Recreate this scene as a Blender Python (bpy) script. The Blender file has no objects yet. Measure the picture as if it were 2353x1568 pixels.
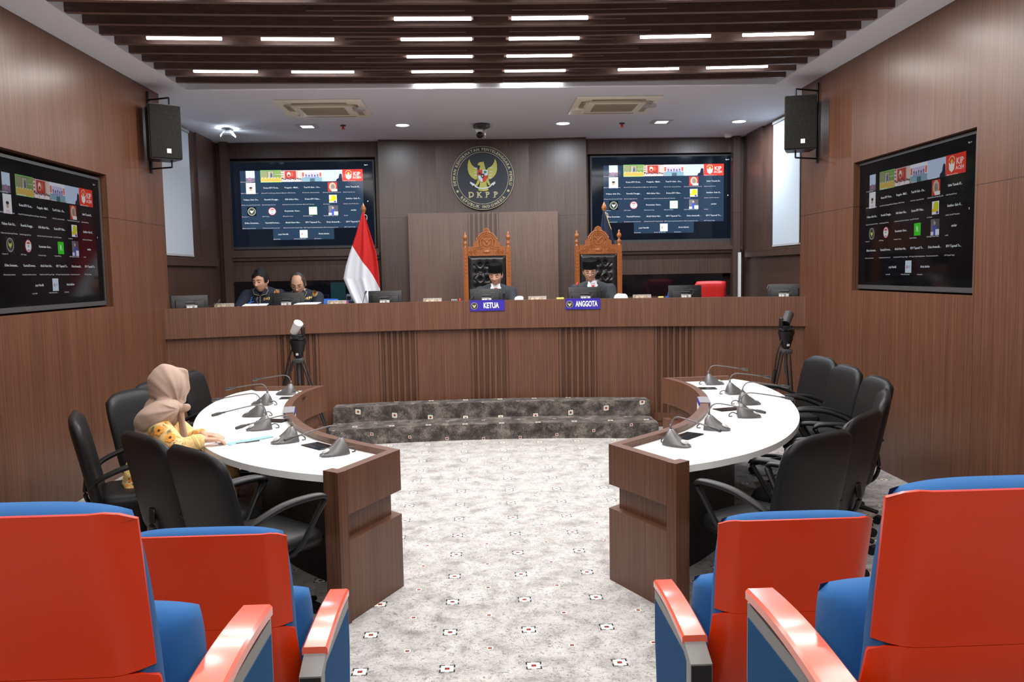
import bpy, bmesh, math, random
from mathutils import Vector, Matrix, Euler
random.seed(7)
PI = math.pi
C = bpy.context.scene.collection
SC = bpy.context.scene

# ------------------------------------------------------------------ camera, world, exposure
CX = 0.10                      # the room's centre line
F_PX, W_PX, H_PX = 1900.0, 2353.0, 1568.0
ROLL = 0.018
dx, dy = 1100 - W_PX/2, 628 - H_PX/2          # vanishing point of the room's depth axis
ux = dx*math.cos(ROLL) - dy*math.sin(ROLL); uy = dx*math.sin(ROLL) + dy*math.cos(ROLL)
th = math.atan(-uy/F_PX); psi = math.atan(-ux/F_PX*math.cos(th))
Fw = Vector((math.sin(psi)*math.cos(th), math.cos(psi)*math.cos(th), -math.sin(th)))
R0 = Vector((math.cos(psi), -math.sin(psi), 0)); U0 = R0.cross(Fw)
Rt = R0*math.cos(ROLL) - U0*math.sin(ROLL); Up = Rt.cross(Fw)
cd = bpy.data.cameras.new('camera'); cam = bpy.data.objects.new('camera', cd); C.objects.link(cam)
m = Matrix.Identity(4)
for i in range(3):
    m[i][0] = Rt[i]; m[i][1] = Up[i]; m[i][2] = -Fw[i]
m[0][3], m[1][3], m[2][3] = 0, 0, 1.68
cam.matrix_world = m
cd.sensor_width = 36; cd.lens = F_PX/W_PX*36; cd.clip_start = 0.05
SC.camera = cam
w = bpy.data.worlds.new('world'); SC.world = w; w.use_nodes = True
w.node_tree.nodes['Background'].inputs[0].default_value = (0.6, 0.65, 0.75, 1)
w.node_tree.nodes['Background'].inputs[1].default_value = 0.05
SC.view_settings.view_transform = 'Standard'; SC.view_settings.look = 'None'
SC.view_settings.gamma = 1; SC.view_settings.use_curve_mapping = False
SC.view_settings.exposure = 0.0
TUBE_W, TUBE_REAR = 11.5, 4.6        # watts of each ceiling tube lamp (front rows, dimmed rows over the audience)
DOWN_W = 17.0

# ------------------------------------------------------------------ materials
def mat(name, col=(.5, .5, .5), rough=.5, metal=0, spec=.5, coat=0, emit=None, estr=1, trans=0, sheen=0):
    k = bpy.data.materials.new(name); k.use_nodes = True
    b = k.node_tree.nodes['Principled BSDF']
    b.inputs['Base Color'].default_value = (*col, 1); b.inputs['Roughness'].default_value = rough
    b.inputs['Metallic'].default_value = metal; b.inputs['Specular IOR Level'].default_value = spec
    b.inputs['Coat Weight'].default_value = coat; b.inputs['Coat Roughness'].default_value = .12
    b.inputs['Transmission Weight'].default_value = trans; b.inputs['Sheen Weight'].default_value = sheen
    if emit:
        b.inputs['Emission Color'].default_value = (*emit, 1); b.inputs['Emission Strength'].default_value = estr
    return k
class N:
    """small helper for node maths"""
    def __init__(s, k): s.t = k.node_tree; s.b = s.t.nodes['Principled BSDF']
    def n(s, ty, **kw):
        q = s.t.nodes.new(ty)
        for a, v in kw.items(): setattr(q, a, v)
        return q
    def put(s, sock, v):
        if isinstance(v, (int, float)): sock.default_value = v
        elif isinstance(v, tuple): sock.default_value = v
        else: s.t.links.new(v, sock)
    def m(s, op, a, b=None, c=None):
        q = s.n('ShaderNodeMath', operation=op)
        s.put(q.inputs[0], a)
        if b is not None: s.put(q.inputs[1], b)
        if c is not None: s.put(q.inputs[2], c)
        return q.outputs[0]
    def mix(s, f, a, b):
        q = s.n('ShaderNodeMix', data_type='RGBA')
        s.put(q.inputs[0], f); s.put(q.inputs[6], a); s.put(q.inputs[7], b)
        return q.outputs[2]
    def coords(s):
        tc = s.n('ShaderNodeTexCoord'); sp = s.n('ShaderNodeSeparateXYZ'); s.t.links.new(tc.outputs['Object'], sp.inputs[0])
        return tc.outputs['Object'], sp.outputs
    def mapping(s, v, sc):
        q = s.n('ShaderNodeMapping'); s.t.links.new(v, q.inputs[0]); q.inputs['Scale'].default_value = sc
        return q.outputs[0]
    def noise(s, v, scale, detail=3, rough=.5, dist=0):
        q = s.n('ShaderNodeTexNoise'); s.t.links.new(v, q.inputs['Vector'])
        q.inputs['Scale'].default_value = scale; q.inputs['Detail'].default_value = detail
        q.inputs['Roughness'].default_value = rough; q.inputs['Distortion'].default_value = dist
        return q.outputs[0]
    def ramp(s, f, stops):
        q = s.n('ShaderNodeValToRGB'); s.t.links.new(f, q.inputs[0])
        e = q.color_ramp.elements
        while len(e) < len(stops): e.new(0.5)
        for x, (p, c) in zip(e, stops): x.position = p; x.color = (*c, 1)
        return q.outputs[0]
    def bump(s, h, st, dist=.01):
        q = s.n('ShaderNodeBump'); q.inputs['Strength'].default_value = st; q.inputs['Distance'].default_value = dist
        s.t.links.new(h, q.inputs['Height']); s.t.links.new(q.outputs[0], s.b.inputs['Normal'])
    def out(s, c): s.t.links.new(c, s.b.inputs['Base Color'])

def wood(name, dark, light, rough=.36, seams=None, scale=(1, 1, 1), coat=0.0):
    k = mat(name, light, rough, coat=coat); g = N(k); v, xyz = g.coords()
    fine = g.noise(g.mapping(v, (130*scale[0], 130*scale[1], 1.2*scale[2])), 1, 5, .7)
    wide = g.noise(g.mapping(v, (9*scale[0], 9*scale[1], .25*scale[2])), 1, 2, .5)
    f = g.m('ADD', g.m('MULTIPLY', fine, .92), g.m('MULTIPLY', wide, .16))
    c = g.ramp(f, [(.34, dark), (.56, tuple((a+b)/2 for a, b in zip(dark, light))), (.74, light)])
    if seams:
        ax, per, off, zs = seams
        q = g.m('ABSOLUTE', g.m('SUBTRACT', g.m('FRACT', g.m('ADD', g.m('DIVIDE', g.m('SUBTRACT', xyz[ax], off), per), .5)), .5))
        line = g.m('LESS_THAN', g.m('MULTIPLY', q, per), .002)
        for z in zs:
            line = g.m('MAXIMUM', line, g.m('LESS_THAN', g.m('ABSOLUTE', g.m('SUBTRACT', xyz[2], z)), .0025))
        c = g.mix(line, c, (.03, .015, .01, 1))
    g.out(c); g.bump(fine, .08, .002)
    return k
WD, WL = (.060, .024, .0125), (.180, .076, .042)
M = {}
M['wood_wall'] = wood('laminate_wall', WD, WL, .34, seams=(1, 1.22, 5.4-.02, (2.2,)))
M['wood_back_shaded'] = wood('laminate_back_shaded', (.050, .028, .022), (.125, .075, .060), .34, seams=(0, 1.24, .08-.62, (2.445,)))  # same laminate as the side walls, with the dimmer, cooler light put into its colour
M['wood_panel'] = wood('laminate_panel', (.105, .060, .046), (.225, .138, .108), .34)
M['wood_bench'] = wood('laminate_bench', WD, WL, .38)
M['wood_desk'] = wood('laminate_desk', WD, WL, .38)
M['wood_side'] = wood('laminate_niche', (.050, .025, .018), (.110, .060, .045), .38, seams=(1, .9, 9.4, (1.9,)))
M['wood_slat'] = wood('ceiling_slat_wood', (.085, .045, .038), (.18, .105, .09), .45, scale=(.02, 1, 40))
M['teak'] = wood('carved_teak', (.26, .07, .015), (.50, .17, .045), .28, scale=(.5, .5, 1), coat=.4)
M['white_ceiling'] = mat('ceiling_paint', (.82, .85, .93), .8)
M['void'] = mat('ceiling_void', (.035, .03, .03), .9)
M['white_top'] = mat('white_laminate', (.88, .88, .87), .25)
M['black'] = mat('black_plastic', (.010, .010, .011), .42, spec=.35)
M['black_gloss'] = mat('black_gloss', (.008, .008, .01), .12)
M['black_glass'] = mat('black_glass', (.006, .006, .008), .04, coat=.5)
M['leather'] = mat('black_leather', (.008, .008, .009), .44, spec=.28)
M['leather_t'] = mat('tufted_leather', (.013, .013, .014), .30)
M['grey'] = mat('grey_plastic', (.22, .22, .23), .4)
M['mic_grey'] = mat('microphone_grey', (.13, .125, .13), .32, metal=.3)
M['dgrey'] = mat('dark_grey', (.05, .05, .053), .45)
M['lgrey'] = mat('light_grey', (.5, .5, .5), .45)
M['chrome'] = mat('chrome', (.7, .7, .7), .18, metal=1)
M['metal'] = mat('grey_metal', (.22, .22, .215), .4, metal=.35)
M['white'] = mat('white_plastic', (.8, .8, .8), .4)
M['paper'] = mat('paper', (.88, .88, .9), .6)
M['paper_blue'] = mat('paper_blue', (.25, .52, .70), .6)
M['red_shell'] = mat('red_shell', (.66, .036, .001), .34, spec=.35, coat=.12)
M['red_arm'] = mat('red_lacquered_wood', (.78, .10, .045), .24, coat=.8)
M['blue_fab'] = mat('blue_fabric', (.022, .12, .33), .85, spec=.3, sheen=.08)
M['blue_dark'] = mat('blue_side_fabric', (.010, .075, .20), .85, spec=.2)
M['blank_red'] = mat('red_chair', (.6, .012, .012), .5)
M['beige'] = mat('beige_plastic', (.92, .87, .73), .5)
M['beige_d'] = mat('beige_grille', (.42, .35, .26), .6)
M['skin'] = mat('skin', (.55, .31, .21), .5)
M['lip'] = mat('lip', (.44, .19, .14), .45)
M['hair'] = mat('hair', (.005, .0045, .0045), .6, spec=.25)
M['hair_g'] = mat('thinning_hair', (.03, .024, .02), .5)
M['hat'] = mat('velvet_cap', (.0025, .0025, .003), .9, spec=.15)
M['suit'] = mat('charcoal_suit', (.020, .024, .031), .75)
M['navy'] = mat('navy_shirt', (.008, .011, .028), .8)
M['shirt'] = mat('white_shirt', (.75, .76, .8), .6)
M['tie'] = mat('red_tie', (.62, .02, .02), .5)
M['gold'] = mat('gold', (.62, .46, .14), .35, metal=.3)
M['gold_p'] = mat('gold_paint', (.50, .43, .24), .5)
M['emb_bg'] = mat('emblem_ground', (.012, .018, .028), .5)
M['emb_y'] = mat('emblem_yellow', (.46, .43, .08), .5)
M['e_red'] = mat('emblem_red', (.6, .03, .02), .5)
M['e_grn'] = mat('emblem_green', (.02, .22, .08), .5)
M['e_wht'] = mat('emblem_white', (.62, .66, .72), .5)
M['e_blk'] = mat('emblem_black', (.01, .01, .01), .5)
M['flag_red'] = mat('flag_red', (.62, .008, .008), .7)
def flag_mat():
    k = mat('flag_red_white', (.8, .8, .85), .7); g = N(k); v, xyz = g.coords()
    f = g.m('SUBTRACT', g.m('ADD', 1.41, g.m('MULTIPLY', g.m('SINE', g.m('MULTIPLY', xyz[0], 24)), .012)), g.m('MULTIPLY', g.m('ADD', xyz[0], .03), 1.60))
    g.out(g.mix(g.m('LESS_THAN', xyz[2], f), (.64, .008, .008, 1), (.84, .86, .92, 1))); return k
M['flag_two'] = flag_mat()
M['flag_white'] = mat('flag_white', (.78, .80, .86), .7)
M['flag_navy'] = mat('flag_navy', (.010, .016, .045), .7)
M['plate_blue'] = mat('plate_blue', (.030, .018, .30), .35)
M['hijab'] = mat('taupe_hijab', (.40, .275, .215), .8, sheen=.1)
M['yellow'] = mat('yellow_note', (.8, .65, .15), .5)
M['red_p'] = mat('red_plastic', (.65, .03, .03), .4)
M['blue_p'] = mat('blue_plastic', (.02, .12, .55), .4)
M['teal_reflection'] = mat('teal_reflection', (.02, .07, .07), .15)  # colour of a reflection painted onto the cabinet's dark glass
M['proj'] = mat('projector_grey', (.22, .26, .34), .4)
M['board'] = mat('white_blind', (.60, .67, .73), .6)
M['acrylic'] = mat('acrylic', (.75, .78, .85), .1, trans=.6)
M['glow'] = mat('lamp_glow', (.9, .9, .9), .5, emit=(1, .985, .96), estr=14)
M['glow_d'] = mat('downlight_glow', (.9, .9, .9), .5, emit=(.93, .97, 1), estr=9)
M['glow_s'] = mat('small_glow', (.9, .9, .9), .5, emit=(.93, .97, 1), estr=1.6)
def wfab(k, sc=900, st=.15):
    g = N(k); v, _ = g.coords(); g.bump(g.noise(v, sc, 2), st, .001)
for q in ('blue_fab', 'blue_dark', 'suit', 'navy'): wfab(M[q])
def grille_mat():
    k = mat('speaker_grille', (.045, .044, .042), .7, spec=.12); g = N(k); v, _ = g.coords()
    q = g.n('ShaderNodeTexVoronoi'); g.t.links.new(v, q.inputs['Vector']); q.inputs['Scale'].default_value = 140
    g.out(g.ramp(q.outputs['Distance'], [(.2, (.004, .004, .004)), (.5, (.018, .017, .015))])); return k
M['grille'] = grille_mat()

def carpet(name, lo, mid, hi, dark_sq=1.0, vz=False):
    k = mat(name, mid, .95, spec=.15, sheen=.15); g = N(k); v, xyz = g.coords()
    x = xyz[0]; y = g.m('ADD', xyz[1], xyz[2]) if vz else xyz[1]
    cb = g.n('ShaderNodeCombineXYZ'); g.put(cb.inputs[0], x); g.put(cb.inputs[1], y); cv = cb.outputs[0]
    cloud = g.noise(cv, 7.5, 5, .65, .3)
    fuzz = g.noise(cv, 90, 3, .7)
    # thin curling veins: zero crossings of a distorted noise
    vn = g.noise(cv, 22, 3, .6, 1.3)
    vein = g.m('LESS_THAN', g.m('ABSOLUTE', g.m('SUBTRACT', vn, .5)), .014)
    vn2 = g.noise(cv, 13, 2, .6, 2.2)
    vein = g.m('MAXIMUM', vein, g.m('LESS_THAN', g.m('ABSOLUTE', g.m('SUBTRACT', vn2, .47)), .008))
    vein = g.m('MULTIPLY', vein, g.m('GREATER_THAN', g.noise(cv, 30, 2), .47))
    f = g.m('ADD', g.m('MULTIPLY', cloud, .8), g.m('MULTIPLY', fuzz, .3))
    c = g.ramp(f, [(.38, lo), (.53, mid), (.68, hi)])
    c = g.mix(g.m('MULTIPLY', vein, .75), c, (lo[0]*.45, lo[1]*.45, lo[2]*.45, 1))
    def cell(p, per, off):
        return g.m('MULTIPLY', g.m('ABSOLUTE', g.m('SUBTRACT', g.m('FRACT', g.m('ADD', g.m('DIVIDE', g.m('SUBTRACT', p, off), per), .5)), .5)), per)
    def sq(ox, oy, white, red, br=None):
        nonlocal c
        ax, ay = cell(x, .37, ox), cell(y, .36, oy)
        mx, mn = g.m('MAXIMUM', ax, ay), g.m('MINIMUM', ax, ay)
        if br:
            b = g.m('MULTIPLY', g.m('MULTIPLY', g.m('LESS_THAN', mx, br), g.m('GREATER_THAN', mx, white)), g.m('GREATER_THAN', mn, .010))
            c = g.mix(b, c, (.02, .017, .015, 1))
        c = g.mix(g.m('LESS_THAN', mx, white), c, (.80*dark_sq, .78*dark_sq, .68*dark_sq, 1))
        c = g.mix(g.m('LESS_THAN', mx, red*1.35), c, (.03, .02, .015, 1))
        c = g.mix(g.m('LESS_THAN', mx, red), c, (.33, .02, .02, 1))
    sq(.20, 3.41, .027, .0075, .034)
    sq(.015, 3.59, .014, .0065)
    g.out(c); g.bump(fuzz, .25, .003)
    return k
M['carpet'] = carpet('patterned_carpet', (.23, .218, .215), (.43, .41, .40), (.56, .535, .525))
M['carpet_step'] = carpet('dark_patterned_carpet', (.022, .019, .019), (.085, .073, .067), (.24, .21, .19), .75, vz=True)

def batik():
    k = mat('yellow_floral_batik', (.80, .52, .19), .7); g = N(k); v, _ = g.coords()
    n1 = g.noise(v, 7, 2, .5, .6); n2 = g.noise(v, 30, 3, .6, 1.4)
    base = g.ramp(n2, [(.3, (.66, .40, .13)), (.6, (.83, .58, .25))])
    area = g.m('GREATER_THAN', n1, .57)
    vo = g.n('ShaderNodeTexVoronoi'); g.t.links.new(v, vo.inputs['Vector']); vo.inputs['Scale'].default_value = 26
    pet = g.m('MULTIPLY', area, g.m('LESS_THAN', vo.outputs['Distance'], .42))
    base = g.mix(pet, base, (.80, .27, .03, 1))
    ctr = g.m('MULTIPLY', area, g.m('LESS_THAN', vo.outputs['Distance'], .15))
    base = g.mix(ctr, base, (.10, .06, .02, 1))
    ln = g.m('MULTIPLY', g.m('LESS_THAN', g.m('ABSOLUTE', g.m('SUBTRACT', g.noise(v, 24, 2, .5, 2), .5)), .012), g.m('GREATER_THAN', n1, .52))
    base = g.mix(ln, base, (.06, .035, .02, 1)); g.out(base); return k
M['batik'] = batik()
M['batik_y'] = mat('yellow_cuff', (.80, .56, .22), .75)
M['petal'] = mat('petal_orange', (.82, .33, .04), .7); M['petal_d'] = mat('petal_outline', (.06, .03, .015), .7)
M['leaf'] = mat('leaf_green', (.16, .17, .07), .7); M['leaf_o'] = mat('leaf_orange', (.72, .26, .08), .7)
def calendar_mat():
    k = mat('calendar_print', (.4, .33, .27), .45); g = N(k); v, _ = g.coords()
    n1 = g.noise(v, 14, 2, .5, 1.5)
    g.out(g.ramp(n1, [(.38, (.30, .24, .19)), (.47, (.42, .34, .26)), (.52, (.66, .55, .36)), (.58, (.36, .28, .28)), (.7, (.55, .5, .55))])); return k
M['cal'] = calendar_mat()
# ------------------------------------------------------------------ mesh helpers
def link(name, me, m=None, parent=None, smooth=None):
    o = bpy.data.objects.new(name, me); C.objects.link(o)
    if m is not None:
        for q in (m if isinstance(m, (list, tuple)) else [m]): me.materials.append(M[q] if isinstance(q, str) else q)
    if smooth is not None:
        me.shade_smooth()
        if smooth < 3: me.set_sharp_from_angle(angle=smooth)
    if parent is not None: o.parent = parent
    return o
def bm_obj(name, bm, m, parent=None, smooth=None):
    bmesh.ops.recalc_face_normals(bm, faces=bm.faces)
    me = bpy.data.meshes.new(name); bm.to_mesh(me); bm.free()
    return link(name, me, m, parent, smooth)
def tag(o, label, cat, group=None):
    o['label'] = label; o['category'] = cat
    if group: o['group'] = group
    return o
def thing(name, label, cat, loc=(0, 0, 0), rz=0, group=None):
    o = bpy.data.objects.new(name, None); C.objects.link(o); o.empty_display_size = .1
    o.location = loc; o.rotation_euler = (0, 0, rz); return tag(o, label, cat, group)
def struct(o): o['kind'] = 'structure'; return o
def B(): return bmesh.new()
def box(bm, c, s, rot=None, bev=0, seg=2, mi=0):
    r = bmesh.ops.create_cube(bm, size=1)
    vs = r['verts']
    for v in vs: v.co = Vector((v.co.x*s[0], v.co.y*s[1], v.co.z*s[2]))
    fs = list({f for v in vs for f in v.link_faces})
    if bev:
        es = list({e for v in vs for e in v.link_edges})
        rr = bmesh.ops.bevel(bm, geom=es, offset=bev, segments=seg, profile=.5, affect='EDGES')
        vs = list({v for f in rr['faces'] for v in f.verts} | {v for v in vs if v.is_valid})
        fs = list({f for v in vs for f in v.link_faces})
    R = rot.to_matrix() if isinstance(rot, Euler) else (rot if rot is not None else Matrix.Identity(3))
    for v in vs: v.co = R @ v.co + Vector(c)
    for f in fs: f.material_index = mi
    return vs
def bx(bm, x0, x1, y0, y1, z0, z1, **k):
    return box(bm, ((x0+x1)/2, (y0+y1)/2, (z0+z1)/2), (abs(x1-x0), abs(y1-y0), abs(z1-z0)), **k)
def prism(bm, poly, z0, z1, mi=0):
    a = [bm.verts.new((p[0], p[1], z0)) for p in poly]; b = [bm.verts.new((p[0], p[1], z1)) for p in poly]
    n = len(poly); fs = [bm.faces.new(a[::-1]), bm.faces.new(b)]
    for i in range(n): fs.append(bm.faces.new((a[i], a[(i+1) % n], b[(i+1) % n], b[i])))
    for f in fs: f.material_index = mi
    return a+b
def plate(bm, poly, y0, y1, mi=0, off=(0, 0)):
    """polygon in x,z extruded along y"""
    a = [bm.verts.new((p[0]+off[0], y0, p[1]+off[1])) for p in poly]; b = [bm.verts.new((p[0]+off[0], y1, p[1]+off[1])) for p in poly]
    n = len(poly); fs = [bm.faces.new(a), bm.faces.new(b[::-1])]
    for i in range(n): fs.append(bm.faces.new((a[(i+1) % n], a[i], b[i], b[(i+1) % n])))
    for f in fs: f.material_index = mi
    return a+b
def cyl(bm, p0, p1, r0, r1=None, n=16, mi=0, cap=True):
    p0, p1 = Vector(p0), Vector(p1); r1 = r0 if r1 is None else r1
    d = (p1-p0); L = d.length; q = d.to_track_quat('Z', 'Y').to_matrix()
    A = [bm.verts.new(p0+q @ Vector((r0*math.cos(2*PI*i/n), r0*math.sin(2*PI*i/n), 0))) for i in range(n)]
    Bv = [bm.verts.new(p1+q @ Vector((r1*math.cos(2*PI*i/n), r1*math.sin(2*PI*i/n), 0))) for i in range(n)]
    fs = [bm.faces.new((A[i], A[(i+1) % n], Bv[(i+1) % n], Bv[i])) for i in range(n)]
    if cap: fs += [bm.faces.new(A[::-1]), bm.faces.new(Bv)]
    for f in fs: f.material_index = mi
def lathe(bm, prof, c=(0, 0, 0), n=24, mi=0, axis=None):
    R = axis if axis is not None else Matrix.Identity(3); c = Vector(c); rings = []
    for r, z in prof:
        rings.append([bm.verts.new(c+R @ Vector((max(r, 1e-4)*math.cos(2*PI*i/n), max(r, 1e-4)*math.sin(2*PI*i/n), z))) for i in range(n)])
    fs = []
    for a, b in zip(rings, rings[1:]):
        fs += [bm.faces.new((a[i], a[(i+1) % n], b[(i+1) % n], b[i])) for i in range(n)]
    fs += [bm.faces.new(rings[0][::-1]), bm.faces.new(rings[-1])]
    for f in fs: f.material_index = mi
def catmull(pts, k=6):
    P = [Vector(p) for p in pts]; P = [2*P[0]-P[1]]+P+[2*P[-1]-P[-2]]; out = []
    for i in range(1, len(P)-2):
        for j in range(k):
            t = j/k; a, b, c, d = P[i-1:i+3]
            out.append(.5*((2*b)+(c-a)*t+(2*a-5*b+4*c-d)*t*t+(3*b-a-3*c+d)*t**3))
    return out+[P[-2]]
def tube(bm, pts, r, n=10, k=6, mi=0, flat=1.0, up=(0, 0, 1), smooth=True):
    """sweep an (elliptic) section along a path; r may be a list per control point"""
    P = catmull(pts, k) if smooth and len(pts) > 2 else [Vector(p) for p in pts]
    m_ = len(P); rr = r if isinstance(r, (list, tuple)) else [r]*len(pts); rings = []
    for i, p in enumerate(P):
        t = (P[min(i+1, m_-1)]-P[max(i-1, 0)]).normalized(); u = Vector(up)
        s = t.cross(u)
        if s.length < 1e-3: s = t.cross(Vector((1, 0, 0)))
        s.normalize(); q = s.cross(t).normalized()
        f = i/(m_-1)*(len(rr)-1); a = int(min(f, len(rr)-2)) if len(rr) > 1 else 0
        ri = rr[a]*(1-(f-a))+rr[min(a+1, len(rr)-1)]*(f-a)
        rings.append([bm.verts.new(p+s*ri*math.cos(2*PI*j/n)+q*ri*flat*math.sin(2*PI*j/n)) for j in range(n)])
    fs = []
    for a, b in zip(rings, rings[1:]): fs += [bm.faces.new((a[i], a[(i+1) % n], b[(i+1) % n], b[i])) for i in range(n)]
    fs += [bm.faces.new(rings[0][::-1]), bm.faces.new(rings[-1])]
    for f in fs: f.material_index = mi
def ball(bm, c, r, rot=None, n=16, mi=0):
    s = r if isinstance(r, (tuple, list)) else (r, r, r)
    q = bmesh.ops.create_uvsphere(bm, u_segments=n, v_segments=max(6, n*2//3), radius=1)
    R = rot.to_matrix() if isinstance(rot, Euler) else Matrix.Identity(3)
    for v in q['verts']: v.co = R @ Vector((v.co.x*s[0], v.co.y*s[1], v.co.z*s[2]))+Vector(c)
    for f in {f for v in q['verts'] for f in v.link_faces}: f.material_index = mi
def offset_path(path, d):
    """shift an open 2D path sideways (left of travel positive), mitred"""
    out = []
    for i, p in enumerate(path):
        a = Vector(path[max(i-1, 0)]); b = Vector(p); c = Vector(path[min(i+1, len(path)-1)])
        n1 = (b-a) if i > 0 else (c-b); n2 = (c-b) if i < len(path)-1 else (b-a)
        n1 = Vector((-n1.y, n1.x)).normalized(); n2 = Vector((-n2.y, n2.x)).normalized()
        nn = (n1+n2)/(1+n1.dot(n2)+1e-9); out.append((b.x+nn.x*d, b.y+nn.y*d))
    return out
def ribbon(bm, path, z0, z1, th, off=0, mi=0):
    a = offset_path(path, off); b = offset_path(path, off+th)
    prism_strip(bm, a, b, z0, z1, mi)
def prism_strip(bm, a, b, z0, z1, mi=0):
    n = len(a); V = [[bm.verts.new((p[0], p[1], z)) for p in q] for q in (a, b) for z in (z0, z1)]
    a0, a1, b0, b1 = V; fs = []
    for i in range(n-1):
        fs += [bm.faces.new((a0[i], a0[i+1], a1[i+1], a1[i])), bm.faces.new((b0[i+1], b0[i], b1[i], b1[i+1])),
               bm.faces.new((a1[i], a1[i+1], b1[i+1], b1[i])), bm.faces.new((a0[i+1], a0[i], b0[i], b0[i+1]))]
    fs += [bm.faces.new((a0[0], a1[0], b1[0], b0[0])), bm.faces.new((a0[-1], b0[-1], b1[-1], a1[-1]))]
    for f in fs: f.material_index = mi
def pillow(bm, w, h, th, n=18, corner=.16, edge=6, warp=None, mi=0, back=1.0):
    """rounded slab in x (width) and z (height), thickness along y; warp(x,z)->dy"""
    def P(i, j, s):
        a, b = -1+2*i/n, -1+2*j/n
        x = a*math.sqrt(1-corner*b*b*b*b)*w/2; z = b*math.sqrt(1-corner*a*a*a*a)*h/2
        e = max(abs(a), abs(b)); t = th/2*math.sqrt(max(0, 1-e**edge))
        y = -s*t*(back if s < 0 else 1.0)+(warp(x, z) if warp else 0)
        return (x, y, z)
    fr = [[bm.verts.new(P(i, j, 1)) for j in range(n+1)] for i in range(n+1)]
    bk = [[fr[i][j] if i in (0, n) or j in (0, n) else bm.verts.new(P(i, j, -1)) for j in range(n+1)] for i in range(n+1)]
    vs = set()
    for g in (fr, bk):
        for i in range(n):
            for j in range(n):
                try: f = bm.faces.new((g[i][j], g[i+1][j], g[i+1][j+1], g[i][j+1])); f.material_index = mi
                except ValueError: pass
        for r in g: vs |= set(r)
    return list(vs)
def xf(vs, R=None, t=(0, 0, 0)):
    for v in vs: v.co = (R @ v.co if R is not None else v.co)+Vector(t)
def Rx(a): return Matrix.Rotation(a, 3, 'X')
def Ry(a): return Matrix.Rotation(a, 3, 'Y')
def Rz(a): return Matrix.Rotation(a, 3, 'Z')

_tc = {}
def text_geo(s, size=1.0, res=1, bold=0.0, font=None):
    """flat text as (verts, faces) in x,y centred at 0"""
    key = (s, res, bold)
    if key not in _tc:
        cu = bpy.data.curves.new('t', 'FONT'); cu.body = s; cu.align_x = 'CENTER'; cu.align_y = 'CENTER'
        cu.resolution_u = res; cu.offset = bold; cu.size = 1
        o = bpy.data.objects.new('t', cu); C.objects.link(o)
        bpy.context.view_layer.update()
        dg = bpy.context.evaluated_depsgraph_get(); me = o.evaluated_get(dg).to_mesh()
        _tc[key] = ([tuple(v.co) for v in me.vertices], [tuple(p.vertices) for p in me.polygons])
        o.evaluated_get(dg).to_mesh_clear(); bpy.data.objects.remove(o); bpy.data.curves.remove(cu)
    V, Fc = _tc[key]
    return [(x*size, y*size) for x, y, z in V], Fc
def put_text(bm, s, size, fn, mi=0, res=1, bold=0.0):
    V, Fc = text_geo(s, size, res, bold); vs = [bm.verts.new(fn(x, y)) for x, y in V]
    for f in Fc:
        try: q = bm.faces.new([vs[i] for i in f]); q.material_index = mi
        except ValueError: pass
    return vs
def copy_tree(o, parent=None):
    c = o.copy(); C.objects.link(c); c.parent = parent
    for ch in list(o.children): copy_tree(ch, c)
    return c
def place(proto, first, loc, rz, label=None, group=None):
    o = proto if first else copy_tree(proto)
    o.location = loc; o.rotation_euler = (0, 0, rz)
    if label: o['label'] = label
    if group: o['group'] = group
    return o
ORD = ['first', 'second', 'third', 'fourth', 'fifth', 'sixth', 'seventh', 'eighth', 'ninth', 'tenth', 'eleventh', 'twelfth', 'thirteenth', 'fourteenth', 'fifteenth', 'sixteenth']

# ================================================================== THE ROOM
XL, XR, NXL, NXR, YB, HZ = CX-3.19, CX+3.19, CX-3.59, CX+3.57, 11.42, 3.48
bm = B(); bx(bm, -4.5, 4.7, -3.2, 11.9, -.1, 0)
bx(bm, XL, CX-.56-.02, -3, 1.83, 0, .345); bx(bm, CX+.46, XR, -3, 1.83, 0, .345)
bx(bm, XL, CX-.56-.02, -3, .88, .345, .69); bx(bm, CX+.46, XR, -3, .88, .345, .69)
struct(bm_obj('floor', bm, 'carpet'))
# platform behind the bench is part of the floor
BR, BCY = 8.27, .60                      # bench front radius and centre
def arc(R, x0, x1, n=28): return [(CX+x0+(x1-x0)*i/n, BCY+math.sqrt(R*R-(x0+(x1-x0)*i/n)**2)) for i in range(n+1)]
bm = B(); pf = arc(8.5, -2.9, 2.9); prism(bm, [(NXL, 8.45)]+pf+[(NXR, 8.45), (NXR, YB+.3), (NXL, YB+.3)], .0005, .45)
struct(bm_obj('floor', bm, 'carpet_step'))

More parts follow.
